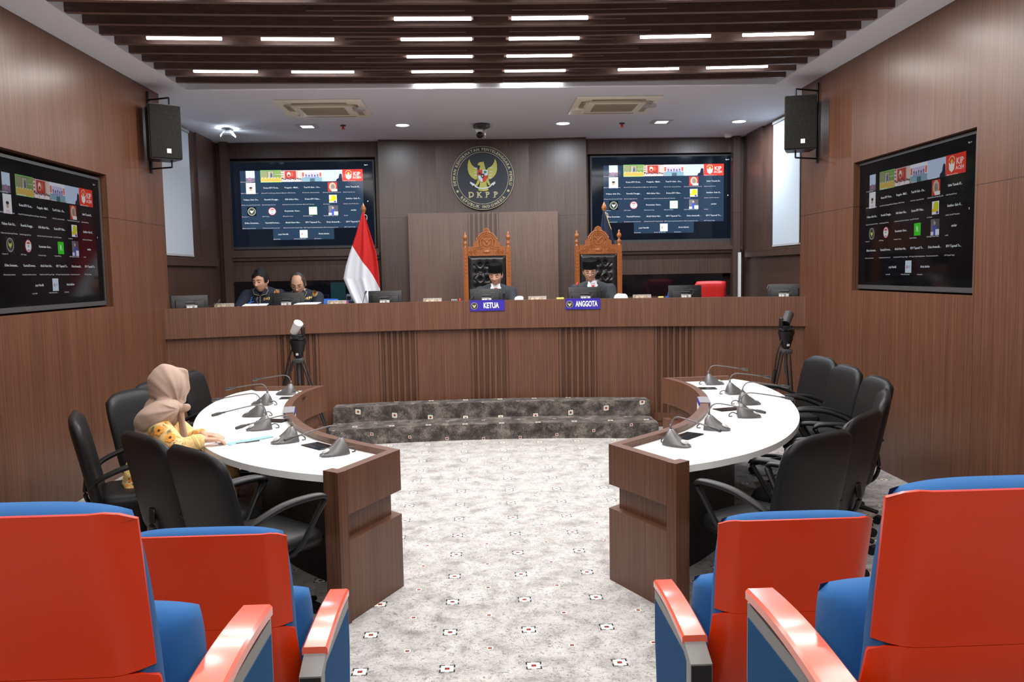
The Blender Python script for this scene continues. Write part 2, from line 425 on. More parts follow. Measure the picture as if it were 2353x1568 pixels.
def side_wall(name, x, s, y0h, y1h, z0h, z1h):
    bm = B(); o = x+s*.2
    def q(ya, yb, za, zb): bx(bm, min(x, o), max(x, o), ya, yb, za, zb)
    q(-3, y0h, 0, HZ+.4); q(y1h, 8.28, 0, HZ+.4); q(y0h, y1h, 0, z0h); q(y0h, y1h, z1h, HZ+.4)
    bx(bm, min(o, o-s*.02), max(o, o-s*.02), y0h, y1h, z0h, z1h)
    bx(bm, min(x, x+s*.6), max(x, x+s*.6), 8.2799, 8.38, 0, HZ+.4)
    return struct(bm_obj(name, bm, 'wood_wall'))
side_wall('wall_left', XL, -1, 5.45, 7.12, 1.455, 2.555)
side_wall('wall_right', XR, 1, 5.40, 7.19, 1.47, 2.58)
for nm, x, s in (('wall_left', NXL, -1), ('wall_right', NXR, 1)):
    bm = B(); bx(bm, min(x, x+s*.1), max(x, x+s*.1), 8.38, YB+.3, 0, HZ+.4)
    bx(bm, min(x, x-s*.03), max(x, x-s*.03), 10.56, YB-.25, 1.93, HZ)
    bx(bm, min(x, x-s*.05), max(x, x-s*.05), 8.38, YB-.25, 1.83, 1.93)
    struct(bm_obj(nm, bm, 'wood_side'))
# back wall with two screen recesses
LR = (-3.41, -1.37, 2.045, 3.275); RR = (1.52, 3.63, 2.065, 3.275)
bm = B()
def qb(x0, x1, z0, z1, y0=YB, y1=YB+.25): bx(bm, x0, x1, y0, y1, z0, z1)
qb(NXL-.1, LR[0], 0, HZ+.4); qb(LR[1], RR[0], 0, HZ+.4); qb(RR[1], NXR+.1, 0, HZ+.4)
for r in (LR, RR): qb(r[0], r[1], r[3], HZ+.4); qb(r[0], r[1], 1.62, r[2]); qb(r[0], r[1], 0, 1.30); qb(r[0], r[1], 1.30, r[3], YB+.22, YB+.25)
struct(bm_obj('wall_back', bm, 'wood_back_shaded'))
# front (behind camera) wall closes the room
bm = B(); bx(bm, -4, 4.2, -3.2, -3, 0, HZ+.4); struct(bm_obj('wall_rear', bm, 'wood_back_shaded'))
# ledges below the screens
for n_, (x0, x1) in enumerate(((NXL+.05, -1.34), (1.5, NXR-.03))):
    bm = B(); bx(bm, x0, x1, YB-.09, YB, 1.945, 2.0); bx(bm, x0, x1, YB-.05, YB, 1.90, 1.945)
    struct(bm_obj('trim_%d' % (n_+1), bm, 'wood_back_shaded'))
for n_, x in enumerate((NXL+.13, NXR-.12)):
    bm = B(); bx(bm, x-.05, x+.05, YB-.12, YB, .45, HZ); struct(bm_obj('trim_%d' % (n_+3), bm, 'wood_back_shaded'))
bm = B(); bx(bm, 3.555, 3.59, YB-.19, YB-.155, .45, 1.90); struct(bm_obj('trim_5', bm, 'white'))
# central raised wall bay: three slightly faceted panels
bm = B()
prism(bm, [(-1.31, YB+.01), (-1.31, 11.27), (-.55, 11.36), (-.55, YB+.01)], .45, HZ)
prism(bm, [(-.55, YB+.01), (-.55, 11.355), (.71, 11.355), (.71, YB+.01)], .45, HZ)
prism(bm, [(.71, YB+.01), (.71, 11.36), (1.48, 11.27), (1.48, YB+.01)], .45, HZ)
struct(bm_obj('wall_centre', bm, 'wood_back_shaded'))
# lower backdrop panel with a band of slats
bm = B()
bx(bm, -.92, -.13, 11.10, 11.34, .45, 2.485); bx(bm, .28, 1.07, 11.10, 11.34, .45, 2.485); bx(bm, -.13, .28, 11.13, 11.34, .45, 2.485)
for i in range(7): bx(bm, -.125+i*.0625, -.125+i*.0625+.026, 11.10, 11.135, .45, 2.485)
struct(bm_obj('wall_panel', bm, 'wood_panel'))
# ceiling with the sunken slatted tray
TX0, TX1, TY1, TY0 = -2.76, 2.96, 8.20, -2.6
bm = B()
bx(bm, NXL-.1, NXR+.1, TY1, YB+.3, HZ, HZ+.1); bx(bm, NXL-.1, TX0, TY0, TY1, HZ, HZ+.1); bx(bm, TX1, NXR+.1, TY0, TY1, HZ, HZ+.1)
bx(bm, NXL-.1, NXR+.1, -3.2, TY0, HZ, HZ+.1)
bx(bm, TX0-.05, TX0, TY0, TY1, HZ+.1, HZ+.42); bx(bm, TX1, TX1+.05, TY0, TY1, HZ+.1, HZ+.42)
bx(bm, TX0-.05, TX1+.05, TY1, TY1+.05, HZ+.1, HZ+.42); bx(bm, TX0-.05, TX1+.05, TY0-.05, TY0, HZ+.1, HZ+.42)
struct(bm_obj('ceiling', bm, 'white_ceiling'))
bm = B(); bx(bm, TX0-.05, TX1+.05, TY0-.05, TY1+.05, HZ+.42, HZ+.46); struct(bm_obj('ceiling', bm, 'void'))
bm = B(); bx(bm, TX0-.02, TX1+.02, 8.215, 8.235, HZ-.008, HZ+.03); struct(bm_obj('trim_6', bm, 'white_ceiling'))
# slats: gently bowed beams across the tray
def bow(x): return .030-.11*((x-CX)/2.8)**2
def slat(y, x0, x1, z0, z1, th, n):
    bm = B(); xs = [x0+(x1-x0)*i/16 for i in range(17)]
    a = [(x, y+bow(x)-th/2) for x in xs]; b = [(x, y+bow(x)+th/2) for x in xs]
    prism_strip(bm, a, b, z0, z1); return struct(bm_obj('trim_%d' % n, bm, 'wood_slat'))
tn = 7
NS = 40
for i in range(NS):
    y = 8.04-.2585*i
    slat(y, TX0+.0, TX1-.0, 3.49, 3.74, .045, tn); tn += 1
for i in range(NS-1):
    y = 8.04-.2585*i
    if i % 2 == 0:
        slat(y-.075, -1.15, -.06, 3.50, 3.54, .018, tn); tn += 1
        slat(y-.085, .27, 1.35, 3.50, 3.54, .018, tn); tn += 1
    else:
        slat(y-.12, -1.0, .0, 3.50, 3.54, .018, tn); tn += 1
        slat(y-.12, .25, 1.1, 3.50, 3.54, .018, tn); tn += 1
# tube lamps
def make_tube(L):
    t = thing('tube_light', 'tube', 'ceiling light')
    bm = B(); box(bm, (0, 0, .028), (L, .035, .03)); bm_obj('housing', bm, 'dgrey', t)
    bm = B(); cyl(bm, (-L/2, 0, 0), (L/2, 0, 0), .013, n=10); bm_obj('tube', bm, 'glow', t, 1)
    return t
def lamp(t, L, pw):
    ld = bpy.data.lights.new('lamp', 'AREA'); ld.shape = 'RECTANGLE'; ld.size = L; ld.size_y = .03
    ld.energy = pw; ld.color = (1, .97, .93); lo = bpy.data.objects.new('lamp', ld); C.objects.link(lo)
    lo.location = (0, 0, -.016); lo.parent = t
rows = [8.15-.517*k for k in range(5)]
rn = ['row nearest the back wall', 'second row from the back', 'middle row', 'fourth row from the back', 'nearest visible row']
k_ = 0
tube0 = None
for r in range(20):
    y = 8.15-.517*r
    pos = [(-.29, 'left of the centre gap'), (.55, 'right of the centre gap')]
    if r % 2 == 1: pos += [(-2.2, 'at the far left'), (-1.355, 'second from the left'), (1.58, 'second from the right'), (2.38, 'at the far right')]
    for x, wh in pos:
        if y < -2.4: continue
        t = make_tube(.55)
        t.location = (x, y+bow(x), 3.503); t.rotation_euler = (0, 0, math.atan(-.22*(x-CX)/2.8**2))
        lamp(t, .54, TUBE_W if r < 6 else TUBE_REAR)
        t['label'] = ('white ceiling tube %s, %s' % (wh, rn[r])) if r < 5 else 'white ceiling tube %s, %s row nearer than the visible ones' % (wh, ORD[r-5])
        t['group'] = 'tube lights between the ceiling slats'
# ================================================================== SCREENS
_em = {}
def E(c, s=1.0):
    key = (c, s)
    if key not in _em:
        _em[key] = mat('display_%d' % len(_em), (.001, .001, .001), .08, spec=.16, emit=c, estr=s)
    return _em[key]
NAMES = [[None, None, None, None, None, None],
         [None, 'Ketua KPU Kota...', 'Pengadu - Mahf...', 'Tuel N Gulo - Du...', None, 'Safwi Tanada Kl...'],
         ['Yuliana Gulo Du...', 'Resmila Dangga...', 'Aldi Azhar Nas...', 'Ketua KPU Nias...', None, 'Sanbileo Gulo K...'],
         [None, None, 'Kesamatan Gunu...', None, None, 'smidar'],
         ['Erlina Susumata...', 'Yasriadi,Permen...', 'Abdul Haris Nst...', 'KPU Tapanuli Te...', 'Divia Anwaudh...', 'KPU Tapanuli Te...'],
         [None, 'yopi Handik', None, 'Arnia kaloko', None, None]]
CAPS = [['Yuni Cahyani N Gulo', 'Media Majelis Sidang', 'Divisi Penanganan KPU Prov', 'TPD KIP Aceh', 'Bawaslu Kota Dumai', 'Mukhti Yusuf - KIP Aceh'],
        ['Pihak Terkait Panwaslih Kab Aceh', 'Ketua KPU Kota Bukittinggi, Muhammad Fa...', 'Pengadu - Mahfud Harahap', 'Tuel N Gulo - Bawaslu Nias Barat', 'Panwaslih Kab Aceh Utara, Kep. Kab', 'Safwi Tanada KIP Aceh'],
        ['Yuliana Gulo Kadiv Divisi KPU Nisbar', 'Resmila Dangga Saksi Pemr', 'Aldi Azhar Panwaslih Kota Subulussalam', 'Ketua KPU Nias Barat', 'Lesi Susanto', 'Sanbileo Gulo KPU Nias Barat'],
        ['Operator 01', 'KPU Padang', 'Kesamatan Gunung', 'Rachmad Hidayat_', 'Syahri Bagas Pratama Wijaya', 'smidar'],
        ['Erlina Susumata Sekretaris', 'Yasriadi,Permendik Provinsi Aceh', 'Abdul Haris Nst KPU Tapanuli Tengah', 'KPU Tapanuli Tengah Kasubbag Hukum...', 'Divia Anwaudh panwa Aceh', 'KPU Tapanuli Tengah'],
        ['', 'yopi Handik', 'Admin Zhendra Jordan', 'Arnia kaloko', '', '']]
def display(parent, W, H, front):
    k = 1.7 if front else .45
    SU = W/2610.0; SV = H/1530.0
    bm = B(); mats = []; lay = [0]
    def mi(c, s=None):
        m_ = E(c, k if s is None else s)
        if m_ not in mats: mats.append(m_)
        return mats.index(m_)
    def pt(u, v, d=0): return ((u-1305)*SU, -.004-.0004*d, (765-v)*SV)
    def rect(u0, v0, u1, v1, c, d=1, s=None):
        vs = [bm.verts.new(pt(*p, d)) for p in ((u0, v0), (u1, v0), (u1, v1), (u0, v1))]
        bm.faces.new(vs).material_index = mi(c, s)
    def disc(u, v, r, c, d=1, rv=None, a0=0, a1=2*PI, s=None):
        rv = rv or r
        vs = [bm.verts.new(pt(u+r*math.cos(a0+(a1-a0)*i/24), v+rv*math.sin(a0+(a1-a0)*i/24), d)) for i in range(24 if a1-a0 > 6 else 25)]
        bm.faces.new(vs).material_index = mi(c, s)
    def poly(ps, c, d=1, s=None):
        bm.faces.new([bm.verts.new(pt(*p, d)) for p in ps]).material_index = mi(c, s)
    def txt(s_, u, v, size, c=(.8, .82, .86), d=4, anchor='c', s=None, res=1):
        V, Fc = text_geo(s_, size, res, .01)
        sh = -min(x for x, y in V) if anchor == 'l' and V else 0
        vs = [bm.verts.new(pt(u+x+sh, v-y, d)) for x, y in V]
        for f in Fc:
            try: bm.faces.new([vs[i] for i in f]).material_index = mi(c, s)
            except ValueError: pass
    bgc = (.030, .062, .118) if front else (.0025, .0025, .004)
    blk = (.005, .009, .018) if front else (.002, .002, .003)
    rect(0, 0, 2610, 1530, blk, 0, 1)
    G0, T0, CW, RH = 212, 148, 369, 212
    rect(G0, T0, G0+6*CW, T0+5*RH, bgc, 1, 1); rect(G0+1.5*CW, T0+5*RH-1, G0+4.5*CW, T0+6*RH-8, bgc, 1, 1)
    def cx(c): return G0+(c+.5)*CW
    def cy(r): return T0+(r+.5)*RH
    # row of live pictures
    u, v = cx(0), T0
    rect(u-80, v, u+80, v+190, (.55, .66, .85), 2); rect(u-80, v+130, u+80, v+205, (.20, .16, .22), 3); disc(u-10, v+150, 30, (.35, .18, .3), 3.5)
    u0 = G0+CW
    rect(u0, v-6, u0+CW+4, v+212, (.25, .75, .2), 2); rect(u0+6, v, u0+CW-2, v+206, (.20, .24, .12), 3)
    rect(u0+10, v+10, u0+120, v+130, (.28, .30, .16), 3.3); rect(u0+140, v+20, u0+230, v+130, (.42, .44, .33), 3.3)
    rect(u0+250, v+10, u0+CW-10, v+60, (.22, .34, .10), 3.3); rect(u0+255, v+80, u0+CW-10, v+125, (.20, .32, .08), 3.3); rect(u0+250, v+70, u0+CW-4, v+76, (.6, .65, .6), 3.5)
    rect(u0+175, v+40, u0+215, v+130, (.10, .12, .2), 3.6); disc(u0+195, v+45, 16, (.3, .2, .15), 3.7)
    rect(u0+6, v+130, u0+CW-2, v+206, (.62, .42, .10), 3.8)
    for i in range(6): rect(u0+20+i*56, v+122, u0+44+i*56, v+138, (.6, .6, .55), 3.9)
    u0 = G0+2*CW
    rect(u0, v, u0+CW, v+206, (.62, .42, .40), 2); rect(u0+70, v+10, u0+270, v+150, (.45, .06, .05), 3)
    disc(u0+140, v+75, 34, (.75, .6, .55), 3.3, 46); disc(u0+200, v+72, 26, (.6, .12, .08), 3.4, 40); disc(u0+140, v+92, 22, (.3, .05, .04), 3.5)
    for i in range(9): rect(u0+6+(i % 2)*6, v+12+i*20, u0+40, v+21+i*20, (.85, .8, .75) if i % 2 else (.1, .05, .05), 3.2)
    for i in range(9): rect(u0+300, v+10+i*16, u0+CW-6, v+17+i*16, (.75, .72, .62), 3.2)
    for i in range(12): disc(u0+20+i*30, v+148+(i % 3)*7, 12, (.05, .03, .04), 3.6)
    for i in range(3): rect(u0+15+i*118, v+170, u0+112+i*118, v+206, (.8, .7, .72), 3.7)
    u0 = G0+3*CW
    rect(u0, v, u0+CW, v+206, (.75, .77, .85), 2); rect(u0+10, v+40, u0+46, v+120, (.75, .12, .08), 3); rect(u0+325, v+45, u0+360, v+120, (.75, .12, .08), 3)
    rect(u0+55, v+40, u0+315, v+130, (.55, .5, .75), 3)
    for i in range(5): disc(u0+85+i*52, v+90+(i % 2)*8, 14, (.12, .1, .16), 3.5); rect(u0+68+i*52, v+104, u0+102+i*52, v+140, (.25, .28, .5), 3.4)
    rect(u0, v+130, u0+CW, v+206, (.22, .38, .45), 3.3); rect(u0+150, v+150, u0+240, v+206, (.08, .14, .2), 3.5)
    u0 = G0+4*CW
    rect(u0, v, u0+CW, v+206, (.52, .62, .85), 2)
    poly([(u0+250, v+206), (u0+262, v+170), (u0+300, v+150), (u0+312, v+90), (u0+335, v+66), (u0+362, v+85), (u0+CW, v+206)], (.02, .02, .04), 3)
    u0 = G0+5*CW
    rect(u0, v-4, u0+CW, v+208, (.80, .045, .03), 2)
    disc(u0+112, v+60, 58, (.85, .55, .4), 3, 50, PI, 2*PI); disc(u0+112, v+62, 48, (.72, .06, .03), 3.2, 42, PI, 2*PI)
    poly([(u0+56, v+70), (u0+92, v+98), (u0+112, v+78), (u0+132, v+98), (u0+168, v+70), (u0+158, v+150), (u0+112, v+182), (u0+66, v+150)], (.85, .85, .85), 3.4)
    poly([(u0+84, v+70), (u0+112, v+40), (u0+140, v+70), (u0+112, v+100)], (.82, .5, .1), 3.3)
    txt('KIP', u0+262, v+80, 96, (.9, .88, .88)); txt('ACEH', u0+262, v+145, 58, (.9, .88, .88))
    # avatars
    u, v = cx(0), T0+RH
    rect(u-84, v+6, u+84, v+206, (.80, .82, .9), 2); disc(u, v+118, 28, (.55, .35, .28), 3, 34); disc(u, v+95, 30, (.03, .02, .02), 3.2, 16); poly([(u-45, v+206), (u-34, v+165), (u+34, v+165), (u+45, v+206)], (.75, .6, .65), 3.1)
    u, v = cx(4), cy(1)
    rect(u-84, v-94, u+84, v+74, (.55, .05, .04), 2); disc(u, v-14, 62, (.62, .45, .34), 3, 76); disc(u+6, v-10, 36, (.3, .22, .2), 3.3, 50); rect(u-20, v+30, u+84, v+72, (.8, .78, .75), 3.4)
    u, v = cx(4), cy(2)
    rect(u-70, v-76, u+70, v+66, (.85, .85, .9), 2); disc(u+10, v-20, 52, (.62, .66, .02), 3); rect(u-70, v+5, u+50, v+40, (.72, .58, .03), 3.2); disc(u+36, v+48, 22, (.1, .05, .45), 3.4, 16)
    u, v = cx(0), cy(3)-4
    rect(u-82, v-82, u+82, v+82, (.008, .010, .010), 2, 1); disc(u, v, 72, (.45, .5, .42), 3); disc(u, v, 62, (.01, .012, .012), 3.2, s=1); disc(u, v, 50, (.3, .33, .26), 3.4); disc(u, v, 46, (.01, .012, .012), 3.5, s=1)
    poly([(u-34, v-34), (u-8, v-4), (u, v-26), (u+8, v-4), (u+34, v-34), (u+30, v+6), (u+12, v+20), (u+10, v+32), (u-10, v+32), (u-12, v+20), (u-30, v+6)], (.62, .66, .16) if not front else (.8, .82, .75), 3.8)
    u = cx(1)
    disc(u, v, 70, (.62, .08, .12), 2); disc(u, v, 60, (.82, .82, .88), 3); disc(u, v-22, 36, (.62, .05, .04), 3.4, 22, PI, 2*PI)
    poly([(u-40, v-12), (u-14, v+8), (u, v-10), (u+14, v+8), (u+40, v-12), (u+30, v+34), (u, v+48), (u-30, v+34)], (.9, .9, .95), 3.6); disc(u, v+2, 14, (.1, .5, .25), 3.8); disc(u, v+44, 26, (.1, .15, .4), 3.7, 6)
    u = cx(3)
    rect(u-72, v-70, u+72, v+70, (.04, .70, .02) if not front else (.55, .95, .45), 2, None if not front else 2.2); txt('R', u, v, 90, (.85, .95, .85))
    u = cx(4)
    rect(u-86, v-92, u+86, v+84, (.09, .09, .11), 2); rect(u-86, v-92, u-6, v+60, (.16, .16, .18), 2.5); poly([(u-50, v+84), (u-36, v-14), (u+4, v-30), (u+36, v+10), (u+50, v+84)], (.06, .10, .5), 3); disc(u-8, v-48, 20, (.5, .35, .3), 3.2); rect(u+10, v+20, u+84, v+84, (.75, .78, .9), 3.3); rect(u-86, v+44, u-30, v+84, (.7, .72, .85), 3.3)
    # last row has three centred tiles
    def lastx(i): return G0+(1.5+i+.5)*CW
    v = cy(5)-6
    rect(lastx(1)-70, v-72, lastx(1)+70, v+70, (.68, .78, .92), 2); rect(lastx(1)-40, v-16, lastx(1)-20, v+20, (.75, .15, .12), 3); rect(lastx(1)-14, v-10, lastx(1)+50, v-2, (.3, .45, .6), 3); rect(lastx(1)-14, v+6, lastx(1)+50, v+12, (.3, .45, .6), 3)
    tc = (.80, .84, .9)
    for r in range(5):
        for c in range(6):
            if NAMES[r][c]: txt(NAMES[r][c], cx(c), cy(r)-6, 38, tc, s=(1.3 if front else .6))
            y = T0+(r+1)*RH-16 if r else T0+RH-10
            rect(G0+c*CW+8, y-8, G0+c*CW+18, y+8, (.7, .25, .45) if front else (.3, .05, .08), 3.9)
            txt(CAPS[r][c], G0+c*CW+24, y, 21, tc, anchor='l', s=(1.0 if front else .45))
    for i in range(3):
        if i != 1: txt(NAMES[5][i+1], lastx(i), v, 38, tc, s=(1.3 if front else .6))
        x0 = G0+(1.5+i)*CW; rect(x0+8, T0+6*RH-32, x0+18, T0+6*RH-16, (.7, .25, .45) if front else (.3, .05, .08), 3.9)
        txt(CAPS[5][i+1], x0+24, T0+6*RH-24, 21, tc, anchor='l', s=(1.0 if front else .45))
    txt('Sign in', 2490, 66, 26, tc); rect(2498, 716, 2510, 738, (.8, .8, .85), 2)
    me = bpy.data.meshes.new('display'); bm.to_mesh(me); bm.free()
    o = link('display', me, mats, parent)
    return o
def tv(label, loc, rz, W, H, front):
    t = thing('television', label, 'television', loc, rz)
    bm = B(); fw = .022
    bx(bm, -W/2-fw, W/2+fw, -.012, .045, H/2, H/2+fw); bx(bm, -W/2-fw, W/2+fw, -.012, .045, -H/2-fw*1.6, -H/2)
    bx(bm, -W/2-fw, -W/2, -.012, .045, -H/2, H/2); bx(bm, W/2, W/2+fw, -.012, .045, -H/2, H/2)
    bx(bm, -W/2-fw, W/2+fw, .03, .05, -H/2-fw, H/2+fw)
    bm_obj('bezel', bm, 'dgrey', t)
    bm = B(); bx(bm, -W/2, W/2, -.0015, .03, -H/2, H/2); bm_obj('screen', bm, 'black_glass', t)
    display(t, W, H, front); return t
tv('wall television left of the round emblem, showing a video call grid, behind the flag', (-2.39, YB+.08, 2.66), 0, 1.95, 1.135, True)
tv('wall television right of the round emblem, showing a video call grid, behind the carved chair', (2.575, YB+.08, 2.67), 0, 1.98, 1.135, True)
tv('darker angled television set into the left side wall', (XL-.06, 6.285, 2.005), PI/2, 1.60, 1.0, False)
tv('darker angled television set into the right side wall', (XR+.06, 6.35, 2.035), -PI/2, 1.73, 1.03, False)
# ================================================================== JUDGES' BENCH
bench = thing('judges_bench', 'long curved wood laminate judges bench with vertical slats, across the back of the room', 'bench', (0, 0, 0))
def bpath(R, xe=2.67): return [(XL+.001, 8.22+(R-BR))]+arc(R, -xe, xe, 40)+[(XR-.001, 8.22+(R-BR))]
bm = B(); prism_strip(bm, bpath(BR), bpath(BR+.09), 1.085, 1.385); bm_obj('fascia', bm, 'wood_bench', bench)
bm = B(); prism_strip(bm, bpath(BR+.09), bpath(BR+.12), .15, 1.10)
grp = [-2.0, -.98, 0.0, .95, 1.96]
edges = [-3.19]
for g_ in grp: edges += [g_-.205, g_+.205]
edges += [3.19]
def seg(x0, x1, R0_, R1_, z0, z1):
    def yy(x, R): return BCY+math.sqrt(R*R-x*x) if abs(x) <= 2.67 else 8.22+(R-BR)+(BCY+math.sqrt(BR*BR-2.67**2)-8.22)*(3.19-abs(x))/(.52)
    n = max(1, int((x1-x0)/.12)); xs = [x0+(x1-x0)*i/n for i in range(n+1)]
    if x0 < -2.67 < x1: xs = sorted(xs+[-2.67])
    if x0 < 2.67 < x1: xs = sorted(xs+[2.67])
    prism_strip(bm, [(CX+x, yy(x, R0_)) for x in xs], [(CX+x, yy(x, R1_)) for x in xs], z0, z1)
for a, b in zip(edges[0::2], edges[1::2]): seg(a, b, BR+.05, BR+.095, .15, 1.084)
for g_ in grp:
    for i in range(7): x = g_-.2+i*.0625; seg(x, x+.026, BR+.05, BR+.095, .15, 1.084)
bm_obj('slat_panel', bm, 'wood_bench', bench)
bm = B(); prism_strip(bm, bpath(BR+.035), bpath(BR+.12), .065, .15); prism_strip(bm, bpath(BR+.045), bpath(BR+.12), 0, .062); bm_obj('plinth', bm, 'wood_bench', bench)
bm = B(); prism_strip(bm, bpath(BR+.10), bpath(BR+.85), 1.165, 1.2); bm_obj('worktop', bm, 'wood_bench', bench)
# carpeted steps
bm = B()
for R_, z in ((7.66, .16), (8.06, .32)):
    a, b = arc(R_, -1.63, 1.66, 30), arc(BR+.034, -1.63, 1.66, 30)
    n0 = len(bm.verts); bm.verts.ensure_lookup_table()
    if z < .2: b = arc(8.10, -1.63, 1.66, 30)
    prism_strip(bm, a, b, .0, z)
bmesh.ops.bevel(bm, geom=[e for e in bm.edges if abs(e.verts[0].co.z-e.verts[1].co.z) < 1e-4 and e.verts[0].co.z > .1 and len(e.link_faces) == 2 and e.calc_face_angle(0) > 1], offset=.018, segments=3, affect='EDGES')
tag(bm_obj('steps', bm, 'carpet_step', None, .8), 'two dark patterned carpeted steps curving in front of the judges bench', 'steps')
# nameplates
def nameplate(txt_, x, label, tw=.165):
    y = BCY+math.sqrt(BR*BR-(x-CX)**2); a = -math.atan2(x-CX, y-BCY)
    t = thing('nameplate', label, 'nameplate', (x, y, 1.28), a)
    bm = B(); bx(bm, -.185, .185, -.012, -.002, -.004, .104); bx(bm, -.185, .185, -.012, .06, .106, .110); bm_obj('plate', bm, 'plate_blue', t)
    V, _ = text_geo(txt_, 1, 3, .03); kw = tw/(max(x_ for x_, y_ in V)-min(x_ for x_, y_ in V)); kh = .062/(max(y_ for x_, y_ in V)-min(y_ for x_, y_ in V))
    bm = B(); put_text(bm, txt_, 1, lambda x_, y_: (x_*kw+.040, -.0135, y_*kh+.051), bold=.03, res=3); bm_obj('lettering', bm, 'white', t)
    bm = B(); cyl(bm, (-.14, -.0125, .05), (-.14, -.0150, .05), .037, n=28, mi=0); cyl(bm, (-.14, -.015, .05), (-.14, -.0156, .05), .034, n=28, mi=1)
    plate(bm, [(-.16, .07), (-.145, .052), (-.14, .064), (-.135, .052), (-.12, .07), (-.122, .048), (-.133, .04), (-.132, .03), (-.148, .03), (-.147, .04), (-.158, .048)], -.0158, -.0165, mi=0)
    bm_obj('crest', bm, ['gold_p', 'emb_bg'], t)
nameplate('KETUA', .085, 'blue nameplate reading KETUA on the bench front')
nameplate('ANGGOTA', 1.105, 'blue nameplate reading ANGGOTA on the bench front', .235)
# ================================================================== ROUND EMBLEM
em = thing('round_emblem', 'large round dark wall emblem with gold eagle and ring of lettering', 'emblem', (.08, 11.30, 2.955))
r_ = .425
rotf = Matrix.Rotation(PI/2, 3, 'X')
bm = B(); cyl(bm, (0, .055, 0), (0, -.02, 0), r_, n=72); bm_obj('disc', bm, 'emb_bg', em, .6)
bm = B()
def ring(r0, r1, y0, y1, n=72, mi=0):
    a = [(r0*math.cos(2*PI*i/n), r0*math.sin(2*PI*i/n)) for i in range(n+1)]; b = [(r1*math.cos(2*PI*i/n), r1*math.sin(2*PI*i/n)) for i in range(n+1)]
    for i in range(n):
        q = [bm.verts.new((p[0], y, p[1])) for p in (a[i], a[i+1], b[i+1], b[i]) for y in (y0,)]
        bm.faces.new(q).material_index = mi
ring(.418, .424, -.0225, 0); bm_obj('outer_rim', bm, 'gold_p', em); bm = B(); ring(.342, .348, -.0225, 0); bm_obj('inner_rim', bm, 'gold_p', em)
bm = B()
def arc_text(s, R, a_mid, span, size, inward=False, mi=0):
    n = len(s)
    wd = []
    for ch in s:
        V, _ = text_geo(ch, 1) if ch != ' ' else ([(0, 0), (.32, 0)], 0)
        wd.append((max(x for x, y in V)-min(x for x, y in V)+.16) if V else .3)
    tot = sum(wd); pos = 0
    for ch, w_ in zip(s, wd):
        f = (pos+w_/2)/tot-.5; pos += w_
        a = a_mid-f*span if not inward else a_mid+f*span
        if ch == ' ': continue
        V, Fc = text_geo(ch, size, 2, .03)
        cxm = (max(x for x, y in V)+min(x for x, y in V))/2; cym = (max(y for x, y in V)+min(y for x, y in V))/2
        rot = a-PI/2 if not inward else a+PI/2
        vs = []
        for x, y in V:
            x -= cxm; y -= cym
            vs.append(bm.verts.new((R*math.cos(a)+x*math.cos(rot)-y*math.sin(rot), -.023, R*math.sin(a)+x*math.sin(rot)+y*math.cos(rot))))
        for f_ in Fc:
            try: bm.faces.new([vs[i] for i in f_]).material_index = mi
            except ValueError: pass
arc_text('DEWAN KEHORMATAN PENYELENGGARA PEMILU', .383, PI/2, math.radians(211), .052)
arc_text('REPUBLIK INDONESIA', .383, -PI/2, math.radians(101), .052, True)
for a in (math.radians(207), math.radians(-27)): ball(bm, (.383*math.cos(a), -.022, .383*math.sin(a)), (.017, .003, .017))
V0 = []
for i, ch in enumerate('DKPP'):
    x0 = -.158+i*.110
    put_text(bm, ch, .098, lambda x_, y_: (x_+x0, -.023, y_-.222), bold=.03, res=3)
    bxs = {'D': (-.022,), 'K': (-.024, .024), 'P': (-.02,)}[ch]
    for q in bxs: bx(bm, x0+q-.018, x0+q+.016, -.0232, -.0228, -.262, -.256)
    for q in (bxs if ch == 'K' else bxs): bx(bm, x0+q-.018, x0+q+.006, -.0232, -.0228, -.192, -.186)
bm_obj('lettering', bm, 'gold_p', em)
bm = B()
def E_(px, py): return ((px-870)/1862*190/1900*11.35*1.0, (795-py)/1862*190/1900*11.35)
def epl(ps, y0=-.022, y1=-.030, mi=0): plate(bm, [E_(*p) for p in ps][::-1], y1, y0, mi=mi)
wingL = [(590, 380), (605, 440), (640, 510), (700, 560), (745, 575), (765, 620), (765, 780), (740, 828), (690, 820), (620, 770), (570, 700), (545, 610), (545, 510), (560, 430)]
epl(wingL); epl([(1737-x, y) for x, y in wingL][::-1])
epl([(800, 600), (820, 530), (800, 520), (765, 515), (770, 485), (800, 452), (850, 445), (885, 450), (900, 428), (905, 470), (920, 530), (940, 610), (935, 620), (805, 620)], mi=0)
epl([(760, 620), (985, 620), (985, 800), (1010, 870), (1050, 960), (1040, 985), (1000, 950), (950, 870), (960, 960), (995, 1060), (955, 1075), (900, 1080), (855, 1080), (800, 1070), (765, 1060), (795, 980), (815, 870), (745, 970), (700, 995), (685, 970), (735, 900), (760, 820)], mi=0)
bm_obj('eagle', bm, 'emb_y', em)
bm = B()
epl([(600, 870), (650, 905), (690, 925), (720, 975), (800, 1005), (870, 1012), (950, 1002), (1030, 975), (1060, 920), (1110, 890), (1145, 865), (1130, 900), (1160, 900), (1100, 965), (1080, 945), (1040, 990), (960, 1028), (870, 1035), (780, 1028), (715, 1000), (670, 950), (650, 970), (620, 935), (585, 905)], -.03, -.036)
for px, py in ((720, 582), (722, 666), (718, 738), (1065, 580), (1055, 660), (1048, 730), (1040, 792)): epl([(px-32, py-8), (px+34, py-10), (px+34, py+4), (px-28, py+10)], -.03, -.034)
bm_obj('ribbon', bm, 'e_wht', em)
bm = B()
epl([(762, 620), (868, 620), (868, 742), (765, 742)], -.03, -.042, 0); epl([(868, 620), (985, 620), (980, 742), (868, 742)], -.03, -.042, 1)
